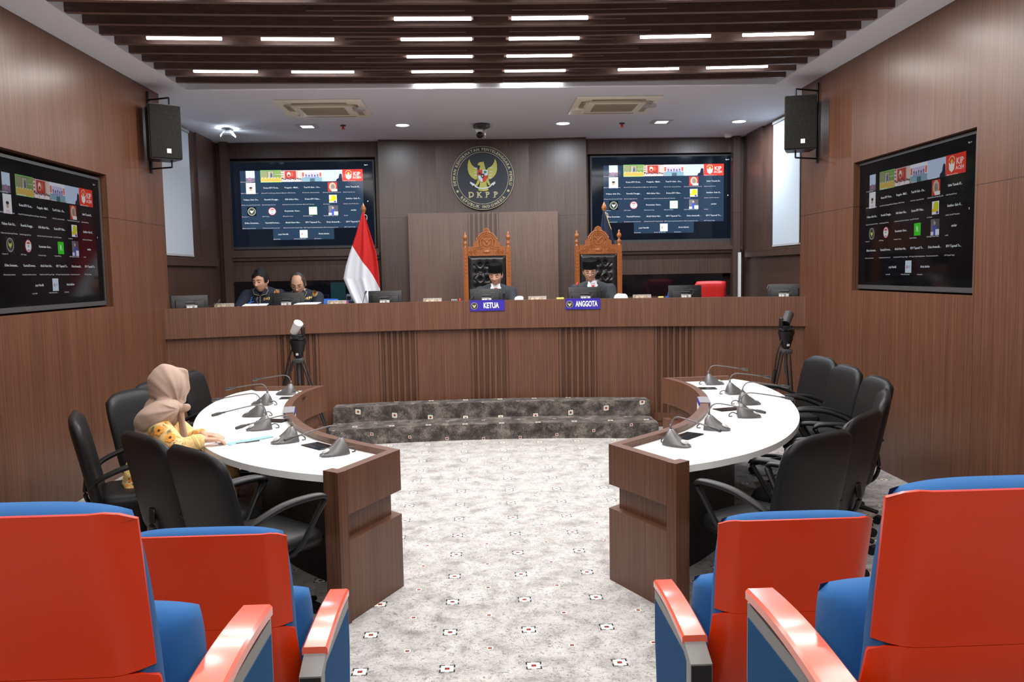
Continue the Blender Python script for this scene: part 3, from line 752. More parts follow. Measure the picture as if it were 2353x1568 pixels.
epl([(765, 742), (868, 742), (868, 890), (810, 860), (775, 800)], -.03, -.042, 1); epl([(868, 742), (980, 742), (965, 810), (930, 862), (868, 890)], -.03, -.042, 0)
epl([(828, 706), (908, 706), (904, 770), (870, 812), (836, 770)], -.042, -.048, 2)
epl([(890, 660), (915, 640), (950, 645), (965, 672), (945, 690), (930, 690), (932, 706), (918, 706), (918, 690), (898, 685)], -.042, -.045, 3)
st = []
for i in range(10):
    a = PI/2+i*PI/5; rr = 26 if i % 2 == 0 else 11; st.append((868+rr*math.cos(a), 755-rr*math.sin(a)))
epl(st, -.048, -.050, 4)
epl([(775, 690), (800, 672), (838, 690), (828, 712), (800, 700), (795, 720)], -.042, -.045, 2)
bm_obj('shield', bm, ['e_red', 'e_wht', 'e_blk', 'e_grn', 'gold'], em)
# ================================================================== CURVED DESKS
OP = [(.56, 4.37), (.78, 4.585), (1.0, 4.82), (1.16, 5.06), (1.31, 5.38), (1.43, 5.73), (1.50, 6.05), (1.535, 6.42), (1.52, 6.75), (1.45, 7.04)]
OC = [tuple(v)[:2] for v in catmull([(x, y, 0) for x, y in OP[:]], 4)]
EP, E2 = (.805, 3.865), (.885, 3.925)
WC = [tuple(v)[:2] for v in catmull([(x, y, 0) for x, y in [(.872, 3.972), (1.08, 4.075), (1.32, 4.25), (1.55, 4.50), (1.76, 4.83), (1.93, 5.2), (2.06, 5.6), (2.16, 6.05), (2.2, 6.5), (2.18, 6.9), (2.09, 7.13)]], 4)]
DCX = .12
def desk(s, label):
    t = thing('curved_desk', label, 'desk')
    def X(path): return [(DCX+s*x, y) for x, y in path]
    sg = -s                          # side of the offset (towards the sitters)
    full = X([(EP[0]-.436*.032, EP[1]+.9*.032)]+OC+[(2.03, 7.10)])
    def rb(bm, path, z0, z1, th_, off=0): ribbon(bm, path, z0, z1, sg*th_, sg*off)
    bm = B(); rb(bm, full, .53, .75, .055); bm_obj('fascia', bm, 'wood_desk', t)
    bm = B(); rb(bm, full, .30, .60, .03, .045); bm_obj('recess_band', bm, 'wood_desk', t)
    bm = B(); rb(bm, full, 0, .40, .055); bm_obj('lower_front', bm, 'wood_desk', t)
    bm = B(); d = Vector((E2[0]-EP[0], E2[1]-EP[1])).normalized(); nrm = Vector((-d.y, d.x))
    a, b = Vector(EP), Vector(E2)
    prism(bm, X([tuple(a), tuple(b), tuple(b+nrm*.06), tuple(a+nrm*.06)]), 0, .752); bm_obj('end_panel', bm, 'wood_desk', t)
    inner = offset_path(X([(EP[0]-.436*.06, EP[1]+.9*.06)]+OC+[(2.03, 7.10)]), sg*.05)
    outer = X(WC)
    # strip between the inner edge and the outer curve
    def resample(P, n):
        L = [0]
        for p, q in zip(P, P[1:]): L.append(L[-1]+math.dist(p, q))
        out = []
        for i in range(n+1):
            d_ = L[-1]*i/n; j = max(k for k in range(len(L)) if L[k] <= d_+1e-9); j = min(j, len(P)-2)
            f = (d_-L[j])/(L[j+1]-L[j]+1e-12); out.append((P[j][0]+(P[j+1][0]-P[j][0])*f, P[j][1]+(P[j+1][1]-P[j][1])*f))
        return out
    poly_ = inner[:]+outer[::-1]
    bm = B(); prism(bm, poly_, .68, .715)
    bmesh.ops.triangulate(bm, faces=[f for f in bm.faces if len(f.verts) > 4]); bm_obj('desktop', bm, 'white_top', t)
    # inner support wall under the top (dark, seen between the chairs)
    bm = B(); rb(bm, X(OC[2:]+[(1.95, 7.06)]), 0, .68, .03, .20); bm_obj('modesty_panel', bm, 'black', t)
    # acrylic sign holder hooked over the rim
    return t
dL = desk(-1, 'curved wooden desk with white top on the left, papers lying on it')
dR = desk(1, 'curved wooden desk with white top on the right, no one seated at it')
def sign_holder(s, label):
    p = (DCX+s*1.435, 5.77)
    t = thing('sign_holder', label, 'sign holder', (p[0], p[1], .55), math.atan2(-s*.96, -.25)+PI/2 if False else 0)
    ang = -s*math.radians(101)
    t.rotation_euler = (0, 0, ang)
    bm = B(); bx(bm, -.13, .13, -.010, -.006, .05, .203); bx(bm, -.13, .13, -.010, .062, .2035, .2065); bx(bm, -.13, .13, .058, .062, .17, .2035); bm_obj('holder', bm, 'acrylic', t)
    bm = B(); bx(bm, -.115, .115, -.0135, -.0105, .07, .17); bm_obj('card', bm, 'white', t)
    bm = B(); bx(bm, -.12, .12, -.0145, -.0105, .172, .20); bm_obj('blue_strip', bm, 'plate_blue', t)
sign_holder(-1, 'clear sign holder with blue strip hooked over the left desk rim')
sign_holder(1, 'clear sign holder with blue strip hooked over the right desk rim')

# conference microphones
def make_mic():
    t = thing('conference_microphone', 'm', 'microphone')
    # wedge base: front (display) end low towards +x
    bm = B(); secs = [(-.070, .045, .062), (-.050, .052, .092), (-.030, .055, .088), (.0, .053, .062), (.035, .046, .038), (.065, .034, .022), (.080, .018, .012)]
    rings = []
    for x, hw, h in secs:
        rings.append([bm.verts.new(p) for p in ((x, -hw, 0), (x, -hw, .012), (x, -hw*.62, h*.62), (x, -hw*.18, h), (x, hw*.18, h), (x, hw*.62, h*.62), (x, hw, .012), (x, hw, 0))])
    for a, b in zip(rings, rings[1:]):
        for i in range(8): bm.faces.new((a[i], a[(i+1) % 8], b[(i+1) % 8], b[i]))
    bm.faces.new(rings[0][::-1]); bm.faces.new(rings[-1])
    bm_obj('base', bm, 'mic_grey', t, .9)
    bm = B(); ball(bm, (.05, 0, .028), (.022, .022, .008), Euler((0, .45, 0))); bm_obj('talk_button', bm, 'lgrey', t, 3)
    bm = B(); cyl(bm, (-.045, 0, .085), (-.047, 0, .115), .008, .006); tube(bm, [(-.046, 0, .10), (-.040, 0, .128), (-.020, 0, .152), (.015, 0, .160), (.09, 0, .152), (.205, 0, .134)], .0038, n=8); bm_obj('gooseneck', bm, 'mic_grey', t, 3)
    bm = B(); cyl(bm, (.205, 0, .134), (.228, 0, .130), .006); cyl(bm, (.228, 0, .130), (.248, 0, .127), .0085, .010); cyl(bm, (.248, 0, .127), (.278, 0, .121), .011, .009); ball(bm, (.278, 0, .121), .009); bm_obj('microphone_head', bm, 'dgrey', t, .7)
    bm = B(); tube(bm, [(-.07, 0, .02), (-.095, .005, .03), (-.115, .01, .02), (-.12, .01, .003), (-.10, .015, .003)], .004, n=6); bm_obj('cable', bm, 'dgrey', t, 3)
    return t
mic0 = make_mic(); first = True
Lb = [(-.80, 4.44), (-1.15, 4.81), (-1.41, 5.24), (-1.58, 5.76), (-1.66, 6.27), (-1.60, 6.79)]
Rb = [(1.07, 4.44), (1.41, 4.86), (1.73, 5.25), (1.90, 5.75), (1.96, 6.25), (1.95, 6.80)]
La = [218, 215, 208, 184, 172, 172]; Ra = [-52, -28, -12, -4, 4, -6]
for side, P_, A_ in (('left', Lb, La), ('right', Rb, Ra)):
    for i, ((x, y), a) in enumerate(zip(P_, A_)):
        place(mic0, first, (x, y, .715), math.radians(a), 'grey gooseneck microphone on the %s desk, %s from the near end' % (side, ORD[i]), 'gooseneck microphones on the curved desks'); first = False
# flush socket plates
for side, pts in (('left', [(-.93, 4.67, 42), (-1.40, 5.55, 72), (-1.50, 6.59, 95)]), ('right', [(1.19, 4.69, -42), (1.70, 5.56, -72), (1.80, 6.57, -95)])):
    for i, (x, y, a) in enumerate(pts):
        bm = B(); box(bm, (0, 0, .003), (.20, .11, .006), bev=.003); o = bm_obj('socket_plate', bm, 'black_gloss')
        bm = B(); box(bm, (0, 0, .0065), (.17, .002, .002)); bm_obj('hinge', bm, 'dgrey', o)
        o.location = (x, y, .715); o.rotation_euler = (0, 0, math.radians(a+90))
        tag(o, 'black socket plate set in the %s desk top, %s from the near end' % (side, ORD[i]), 'socket plate', 'socket plates in the desk tops')
# papers in front of the woman
def sheet(z, x, y, a, m_, lab, w_=.21, h_=.297):
    bm = B(); box(bm, (0, 0, .0012), (w_, h_, .0024)); o = bm_obj('paper_sheet', bm, m_); o.location = (x, y, z); o.rotation_euler = (0, 0, math.radians(a))
    return tag(o, lab, 'paper', 'papers by the woman')
sheet(.7155, -1.435, 4.93, -33, 'paper', 'lowest white sheet of the papers by the woman')
sheet(.7180, -1.43, 4.94, -42, 'paper_blue', 'light blue sheet sticking out of the papers by the woman')
sheet(.7205, -1.475, 4.97, -44, 'paper', 'topmost white sheet of the papers under the woman\'s hand')
bm = B(); cyl(bm, (-.07, 0, 0), (.07, 0, 0), .004, n=8); o = bm_obj('pen', bm, 'dgrey', None, 1); o.location = (-1.37, 4.83, .7195); o.rotation_euler = (0, 0, .62); tag(o, 'slim dark pen lying on the desk edge of the papers', 'pen')
# ================================================================== OFFICE CHAIRS
def make_office_chair():
    t = thing('office_chair', 'c', 'chair')
    def bw(x, z): return -.11*max(0, (z+.28)/.56)**1.6+.30*x*x-.012*math.sin((z+.28)/.56*PI)
    bm = B(); vs = pillow(bm, .54, .56, .07, 22, .27, 6, warp=bw); xf(vs, None, (0, -.205, .665))
    bm_obj('backrest', bm, 'leather', t, 3)
    bm = B(); vs = pillow(bm, .48, .46, .10, 18, .22, 6); xf(vs, Rx(PI/2), (0, .02, .45)); bm_obj('seat', bm, 'leather', t, 3)
    for s in (-1, 1):
        bm = B(); tube(bm, [(s*.235, -.235, .565), (s*.265, -.17, .615), (s*.275, -.03, .665), (s*.275, .13, .675), (s*.272, .19, .655), (s*.262, .15, .58), (s*.245, .07, .45), (s*.20, .02, .40)],
                            [.020, .024, .026, .026, .022, .018, .018, .018], n=12, flat=.62); bm_obj('armrest', bm, 'black', t, 3)
    bm = B(); box(bm, (0, 0, .385), (.26, .26, .05), bev=.01); cyl(bm, (0, 0, .10), (0, 0, .36), .024); cyl(bm, (0, 0, .2), (0, 0, .36), .035); bm_obj('gas_lift', bm, 'black', t, .7)
    bm = B(); tube(bm, [(0, -.08, .38), (0, -.22, .39), (0, -.27, .46), (0, -.265, .56)], [.03, .028, .03, .03], n=8, flat=.4); bm_obj('back_support', bm, 'black', t, 3)
    for i in range(5):
        a = 2*PI*i/5+PI/2; c, s = math.cos(a), math.sin(a)
        bm = B(); tube(bm, [(0, 0, .105), (c*.15, s*.15, .10), (c*.30, s*.30, .075)], [.034, .026, .018], n=8, flat=.7); leg = bm_obj('base_leg', bm, 'black', t, 3)
        bm = B(); cyl(bm, (c*.30-s*.022, s*.30+c*.022, .027), (c*.30+s*.022, s*.30-c*.022, .027), .027, n=16); bm_obj('caster', bm, 'black', leg, .7)
    return t
ch0 = make_office_chair()
GC = 'black office chairs around the curved desks'
def seat_at(bx_, by_, fx, fy, label, f=False):
    """place by the top of the backrest and the facing direction"""
    L = math.hypot(fx, fy); fx /= L; fy /= L
    place(ch0, f, (bx_+fx*.31, by_+fy*.31, 0), math.atan2(-fx, fy), label, GC)
seat_at(2.82, 6.66, -1, -.10, 'black office chair farthest back at the right desk, by the tripod', True)
seat_at(2.75, 6.02, -1, .02, 'black office chair, second from the back at the right desk')
seat_at(2.66, 5.36, -1, .12, 'black office chair, third from the back at the right desk')
seat_at(2.40, 4.76, -.92, .42, 'black office chair at the right desk, mostly hidden behind the tall turned one')
seat_at(1.97, 4.10, -.72, .69, 'black office chair seen from behind, second from the near end of the right desk')
seat_at(1.53, 3.59, -.56, .83, 'black office chair nearest the camera at the right desk, its left arm free')
seat_at(-2.31, 6.60, 1, .02, 'black office chair farthest back at the left desk, right of the scarf')
seat_at(-2.40, 6.02, 1, -.1, 'black office chair almost hidden behind the woman\'s headscarf')
seat_at(-2.36, 5.56, 1, -.20, 'black office chair left of the woman, its front leather facing the desk')
seat_at(-2.28, 4.66, .92, .38, 'black office chair by the left wall, the woman sitting on it')
seat_at(-1.65, 4.00, .71, .70, 'black office chair seen from behind, between the woman and the nearest chair')
seat_at(-1.28, 3.62, .70, .71, 'black office chair nearest the camera at the left desk, right arm free')
# ================================================================== AUDITORIUM SEATS
def make_seat(aisle):
    t = thing('auditorium_seat', 's', 'seat')
    def prof(z):           # shell depth along height (local y)
        if z > .68: return -.055*(z-.68)/.27-.01
        return -.01+.16*((.68-z)/.42)**1.5
    # upper shell
    def shell(name, z0, z1, w0, w1, th_, m_):
        bm = B(); n, mm = 24, 14; fr = []; bk = []
        for j in range(mm+1):
            z = z0+(z1-z0)*j/mm; hw = (w0+(w1-w0)*j/mm)/2
            ra, rb = [], []
            for i in range(n+1):
                a = -1+2*i/n; x = a*hw
                zz = z-(.02*max(0, abs(a)-.88)/.12 if j == mm else 0)
                wrap = .045*max(0, (abs(a)-.72)/.28)**2
                ra.append(bm.verts.new((x, prof(z)+wrap, zz))); rb.append(bm.verts.new((x*.985, prof(z)+wrap+th_, zz-.001)))
            fr.append(ra); bk.append(rb)
        for g in (fr, bk):
            for j in range(mm):
                for i in range(n): bm.faces.new((g[j][i], g[j][i+1], g[j+1][i+1], g[j+1][i]))
        for j in range(mm):
            bm.faces.new((fr[j][0], fr[j+1][0], bk[j+1][0], bk[j][0])); bm.faces.new((fr[j][n], fr[j+1][n], bk[j+1][n], bk[j][n]))
        for i in range(n):
            bm.faces.new((fr[0][i], fr[0][i+1], bk[0][i+1], bk[0][i])); bm.faces.new((fr[mm][i], fr[mm][i+1], bk[mm][i+1], bk[mm][i]))
        return bm_obj(name, bm, m_, t, .9)
    shell('back_shell', .672, .966, .445, .455, .014, 'red_shell')
    shell('lower_shell', .30, .671, .50, .452, .013, 'red_shell')
    bm = B(); vs = pillow(bm, .455, .62, .10, 26, .12, 5, warp=lambda x, z: prof(z+.665)+.062+0*x); xf(vs, None, (0, 0, .665))
    bm_obj('back_cushion', bm, 'blue_fab', t, 3)
    bm = B(); vs = pillow(bm, .475, .40, .13, 24, .12, 5); xf(vs, Rx(-.12), (0, .235, .50)); bm_obj('seat_cushion', bm, 'blue_fab', t, 3)
    for s in (-1, 1):
        x0, x1 = s*.285-.0375, s*.285+.0375
        bm = B(); secs = []
        for i in range(13):
            f = i/12; y = .02+.42*f; z = .598+.014*math.sin(f*PI*.9)+.006*f; hw = .0375-.003*f
            e = .010 if 0 < i < 12 else .004
            secs.append([bm.verts.new(p) for p in ((s*.285-hw, y, z-.024), (s*.285-hw, y, z-.006), (s*.285-hw+.006, y, z), (s*.285+hw-.006, y, z), (s*.285+hw, y, z-.006), (s*.285+hw, y, z-.024))])
        for a, b in zip(secs, secs[1:]):
            for i in range(6): bm.faces.new((a[i], a[(i+1) % 6], b[(i+1) % 6], b[i]))
        bm.faces.new(secs[0]); bm.faces.new(secs[-1]); arm = bm_obj('armrest', bm, 'red_arm', t, .7)
        # side frame: grey outline with a blue insert, leaning front edge
        bm = B()
        pr = [(-.055, 0), (.33, 0), (.40, .20), (.435, .40), (.435, .578), (.02, .578), (-.055, .545)]
        a = [bm.verts.new((x0+.006, p[0], p[1])) for p in pr]; b = [bm.verts.new((x1-.006, p[0], p[1])) for p in pr]
        bm.faces.new(a); bm.faces.new(b[::-1])
        for i in range(len(pr)): bm.faces.new((a[i], a[(i+1) % len(pr)], b[(i+1) % len(pr)], b[i]))
        fr_ = bm_obj('side_frame', bm, 'metal', t)
        for ss in (-1, 1):
            xs = s*.285+ss*.0325
            pr2 = [(.0, .02), (.03, .02), (.07, .12), (.14, .20), (.22, .235), (.30, .20), (.36, .13), (.40, .22), (.428, .40), (.428, .545), (.03, .545), (.0, .53)]
            bm = B(); a = [bm.verts.new((xs, p[0], p[1])) for p in pr2]; b = [bm.verts.new((xs-ss*.004, p[0], p[1])) for p in pr2]
            bm.faces.new(a); bm.faces.new(b[::-1])
            for i in range(len(pr2)): bm.faces.new((a[i], a[(i+1) % len(pr2)], b[(i+1) % len(pr2)], b[i]))
            bmesh.ops.triangulate(bm, faces=[f for f in bm.faces if len(f.verts) > 4]); bm_obj('side_panel', bm, 'blue_dark', fr_)
        bm = B(); bx(bm, x0+.008, x1-.008, -.0565, -.05, .01, .54); bm_obj('rear_cover', bm, 'black', fr_)
        bm = B(); plate(bm, [(s*.285-.02, .40), (s*.285+.02, .40), (s*.285+.026, .34), (s*.285-.026, .34)], -.062, -.0567); ball(bm, (s*.285, -.063, .385), .006); bm_obj('hinge_cover', bm, 'black_gloss', fr_, .6)
    return t
as0 = make_seat(1)
SX = .285+.61
GA = 'red and blue audience seats'
place(as0, True, (SX+.008, 2.33, 0), 0, 'red-backed blue audience seat at lower right, the farther of the two', GA)
place(as0, False, (SX+.020, 2.33-.95, .340), 0, 'red-backed blue audience seat cut off by the right picture edge', GA)
place(as0, False, (-.503-.285, 2.34, 0), 0, 'red-backed blue audience seat at lower left, the farther of the two', GA)
place(as0, False, (-.510-.285, 2.34-.97, .344), 0, 'red-backed blue audience seat cut off by the left picture edge', GA)
# ================================================================== CEILING FITTINGS AND SPEAKERS
def make_ac():
    t = thing('air_conditioner', 'a', 'air conditioner')
    bm = B(); box(bm, (0, 0, -.012), (.90, .90, .024), bev=.008); bm_obj('panel', bm, 'beige', t, .7)
    bm = B(); box(bm, (0, 0, -.030), (.62, .60, .014), bev=.006); bm_obj('cover', bm, 'beige', t, .7)
    bm = B()
    for i in range(9): box(bm, (0, -.18+i*.045, -.040), (.46, .022, .006))
    bm_obj('grille', bm, 'beige_d', t)
    for i in range(4):
        bm = B(); q = box(bm, (0, .355, -.026), (.56, .055, .006)); xf(q, Rz(i*PI/2)); bm_obj('air_vent', bm, 'beige_d', t)
    for s in (-1, 1):
        bm = B(); cyl(bm, (s*.375, -.1*s, -.024), (s*.375, -.1*s, -.05), .07, n=24); bm_obj('corner_cap', bm, 'beige' if s < 0 else 'lgrey', t, .7)
    bm = B(); tube(bm, [(-.37, -.1, -.035), (-.33, -.33, -.04), (-.1, -.375, -.05), (.1, -.375, -.05), (.33, -.3, -.04), (.37, -.05, -.035)], .008, n=8); bm_obj('hose', bm, 'beige_d', t, 3)
    return t
ac0 = make_ac()
place(ac0, True, (-1.61, 9.13, HZ), 0, 'beige square ceiling air conditioner on the left', 'ceiling air conditioners')
place(ac0, False, (1.50, 9.10, HZ), 0, 'beige square ceiling air conditioner on the right', 'ceiling air conditioners')
def make_down():
    t = thing('downlight', 'd', 'ceiling light')
    bm = B(); lathe(bm, [(.098, 0), (.098, -.006), (.080, -.010), (.080, 0)], n=32); bm_obj('ring', bm, 'white', t, .6)
    bm = B(); cyl(bm, (0, 0, -.003), (0, 0, -.011), .078, n=32); bm_obj('diffuser', bm, 'glow_d', t)
    return t
dn0 = make_down()
def dlamp(x, y, e, sz=.15):
    ld = bpy.data.lights.new('lamp', 'AREA'); ld.shape = 'DISK'; ld.size = sz; ld.energy = e; ld.color = (.80, .90, 1)
    lo = bpy.data.objects.new('lamp', ld); C.objects.link(lo); lo.location = (x, y, HZ-.013); return lo
for i, (x, lab) in enumerate(((-.88, 'round glowing downlight left of the ceiling camera'), (1.06, 'round glowing downlight right of the ceiling camera'), (3.22, 'round glowing downlight near the right wall recess'))):
    o = place(dn0, i == 0, (x, 10.18, HZ), 0, lab, 'round downlights'); l_ = dlamp(0, 0, DOWN_W); l_.location = (0, 0, -.013); l_.parent = o
for x, y, lab in ((-2.02, 10.2, 'square slim ceiling light above the left television'), (2.26, 10.16, 'square slim ceiling light above the right television')):
    t = thing('panel_light', lab, 'ceiling light', (x, y, HZ), 0, 'slim square ceiling lights')
    bm = B(); box(bm, (0, 0, -.005), (.24, .24, .010)); bm_obj('frame', bm, 'lgrey', t)
    bm = B(); box(bm, (0, 0, -.0115), (.14, .14, .004)); bm_obj('diffuser', bm, 'glow_s', t)
    l_ = dlamp(0, 0, DOWN_W*.35, .12); l_.location = (0, 0, -.016); l_.parent = t
for x, y, lab in ((-1.59, 10.18, 'small red sprinkler head behind the left air conditioner'), (1.79, 10.24, 'small red sprinkler head behind the right air conditioner')):
    t = thing('sprinkler', lab, 'sprinkler', (x, y, HZ), 0, 'ceiling sprinklers')
    bm = B(); cyl(bm, (0, 0, 0), (0, 0, -.012), .035, n=20); bm_obj('rosette', bm, 'dgrey', t, .7)
    bm = B(); cyl(bm, (0, 0, -.012), (0, 0, -.04), .012, .018, n=12); cyl(bm, (0, 0, -.04), (0, 0, -.05), .022, n=12); bm_obj('head', bm, 'red_p', t, .7)
t = thing('ceiling_spotlight', 'tilted round ceiling lamp in the left corner of the ceiling', 'ceiling light', (-3.0, 10.30, HZ))
bm = B(); cyl(bm, (0, 0, 0), (0, 0, -.02), .075, n=24); bm_obj('base', bm, 'black', t, .7)
bm = B(); lathe(bm, [(.085, -.05), (.09, -.03), (.05, .03), (.03, .03)], c=(.01, -.0, -.065), axis=Rx(-.25), n=24); bm_obj('shade', bm, 'lgrey', t, .7)
for s in (-1, 1):
    l_ = bpy.data.lights.new('lamp', 'SPOT'); l_.energy = 14; l_.spot_size = 2.4; l_.spot_blend = .8; l_.shadow_soft_size = .04; l_.color = (.78, .9, 1)
    lo = bpy.data.objects.new('lamp', l_); C.objects.link(lo); lo.location = (s*.12, 0, -.075); lo.rotation_euler = (0, s*PI*.62, 0); lo.parent = t
t = thing('ceiling_camera', 'black and silver pan-tilt camera hanging from the ceiling centre', 'camera', (.07, 10.2, HZ))
bm = B(); lathe(bm, [(.085, 0), (.105, -.02), (.100, -.045), (.06, -.06)], n=28); bm_obj('mount', bm, 'dgrey', t, .7)
bm = B(); bx(bm, -.125, -.10, -.01, .01, -.035, -.02); bx(bm, .10, .125, -.01, .01, -.035, -.02); bm_obj('clip', bm, 'chrome', t)
bm = B(); box(bm, (.045, 0, -.11), (.02, .05, .11), bev=.006); cyl(bm, (-.03, -.01, -.07), (-.03, .01, -.07), .045, n=20); bm_obj('yoke', bm, 'chrome', t, .7)
bm = B(); ball(bm, (-.02, -.02, -.135), (.045, .06, .04)); cyl(bm, (-.02, -.06, -.14), (-.02, -.09, -.15), .03, n=20); bm_obj('lens_body', bm, 'black_gloss', t, 3)
bm = B(); lathe(bm, [(.055, 0), (.055, -.02), (.04, -.045), (.0, -.047)], n=24); o = bm_obj('smoke_detector', bm, 'white', None, .7); o.location = (3.38, 11.16, HZ); tag(o, 'small white smoke detector above the right television', 'smoke detector')

def speaker(label, x, y, rz, s):
    t = thing('loudspeaker', label, 'loudspeaker', (x, y, 2.78), rz, 'loudspeakers on the side walls')
    bm = B(); prism(bm, [(-.145, 0), (.145, 0), (.11, .24), (-.11, .24)], 0, .50); bmesh.ops.bevel(bm, geom=bm.edges[:], offset=.008, segments=2, affect='EDGES'); bm_obj('cabinet', bm, 'black', t, .7)
    bm = B(); box(bm, (0, -.004, .25), (.275, .012, .48), bev=.003); bm_obj('grille', bm, 'grille', t)
    bm = B(); box(bm, (.02, -.012, .075), (.038, .004, .040)); bm_obj('badge', bm, 'white', t)
    # yoke bracket back to the wall
    bm = B(); Ri = Rz(-rz)
    def L_(wx, wy, wz): return tuple(Ri @ Vector((wx-x, wy-y, 0)))[:2]+(wz-2.78,)
    wx = XL if s < 0 else XR; yy = y+.22
    for z in (2.72, 3.36): tube(bm, [L_(wx-s*.005, yy, z), L_(wx-s*.04, yy-.02, z), L_(x+.0, y+.12, z)], .008, n=8, smooth=False)
    bm2 = B(); p = L_(wx-s*.02, yy, 3.36)
    tube(bm, [L_(wx-s*.012, yy, 2.68), L_(wx-s*.012, yy, 3.44)], .012, n=8, smooth=False); bm2.free()
    tube(bm, [L_(x, y+.12, 2.72), L_(x, y+.12, 2.79)], .008, n=8, smooth=False); tube(bm, [L_(x, y+.12, 3.27), L_(x, y+.12, 3.36)], .008, n=8, smooth=False)
    bm_obj('bracket', bm, 'black', t, .7)
speaker('black wall loudspeaker at upper left with a small white badge', -2.85, 7.86, math.radians(36), -1)
speaker('black wall loudspeaker at upper right with a small white badge', 3.03, 7.74, math.radians(-16), 1)
# white blinds in the side niches
def blind(label, x, y0, y1, s, w0=None):
    t = thing('window_blind', label, 'window blind', (x, (y0+y1)/2, 1.95))
    L = (y1-y0)/2; X0 = -s*.03 if s > 0 else .0
    bm = B(); box(bm, (-s*.025, 0, .74), (.012, 2*L, 1.46), bev=.004); bm_obj('fabric', bm, 'board', t)
    bm = B(); box(bm, (-s*.02, 0, 1.49), (.04, 2*L+.02, .03)); box(bm, (-s*.02, 0, .0), (.03, 2*L, .018)); bm_obj('rail', bm, 'lgrey', t)
blind('long pale blind in the left wall niche behind the loudspeaker', NXL, 9.25, 10.27, -1)
blind('pale blind sliver at the edge of the left wall', NXL, 8.42, 9.18, -1)
blind('long pale blind in the right wall niche behind the loudspeaker', NXR, 9.32, 10.16, 1)
blind('pale blind sliver at the edge of the right wall', NXR, 8.42, 9.26, 1)
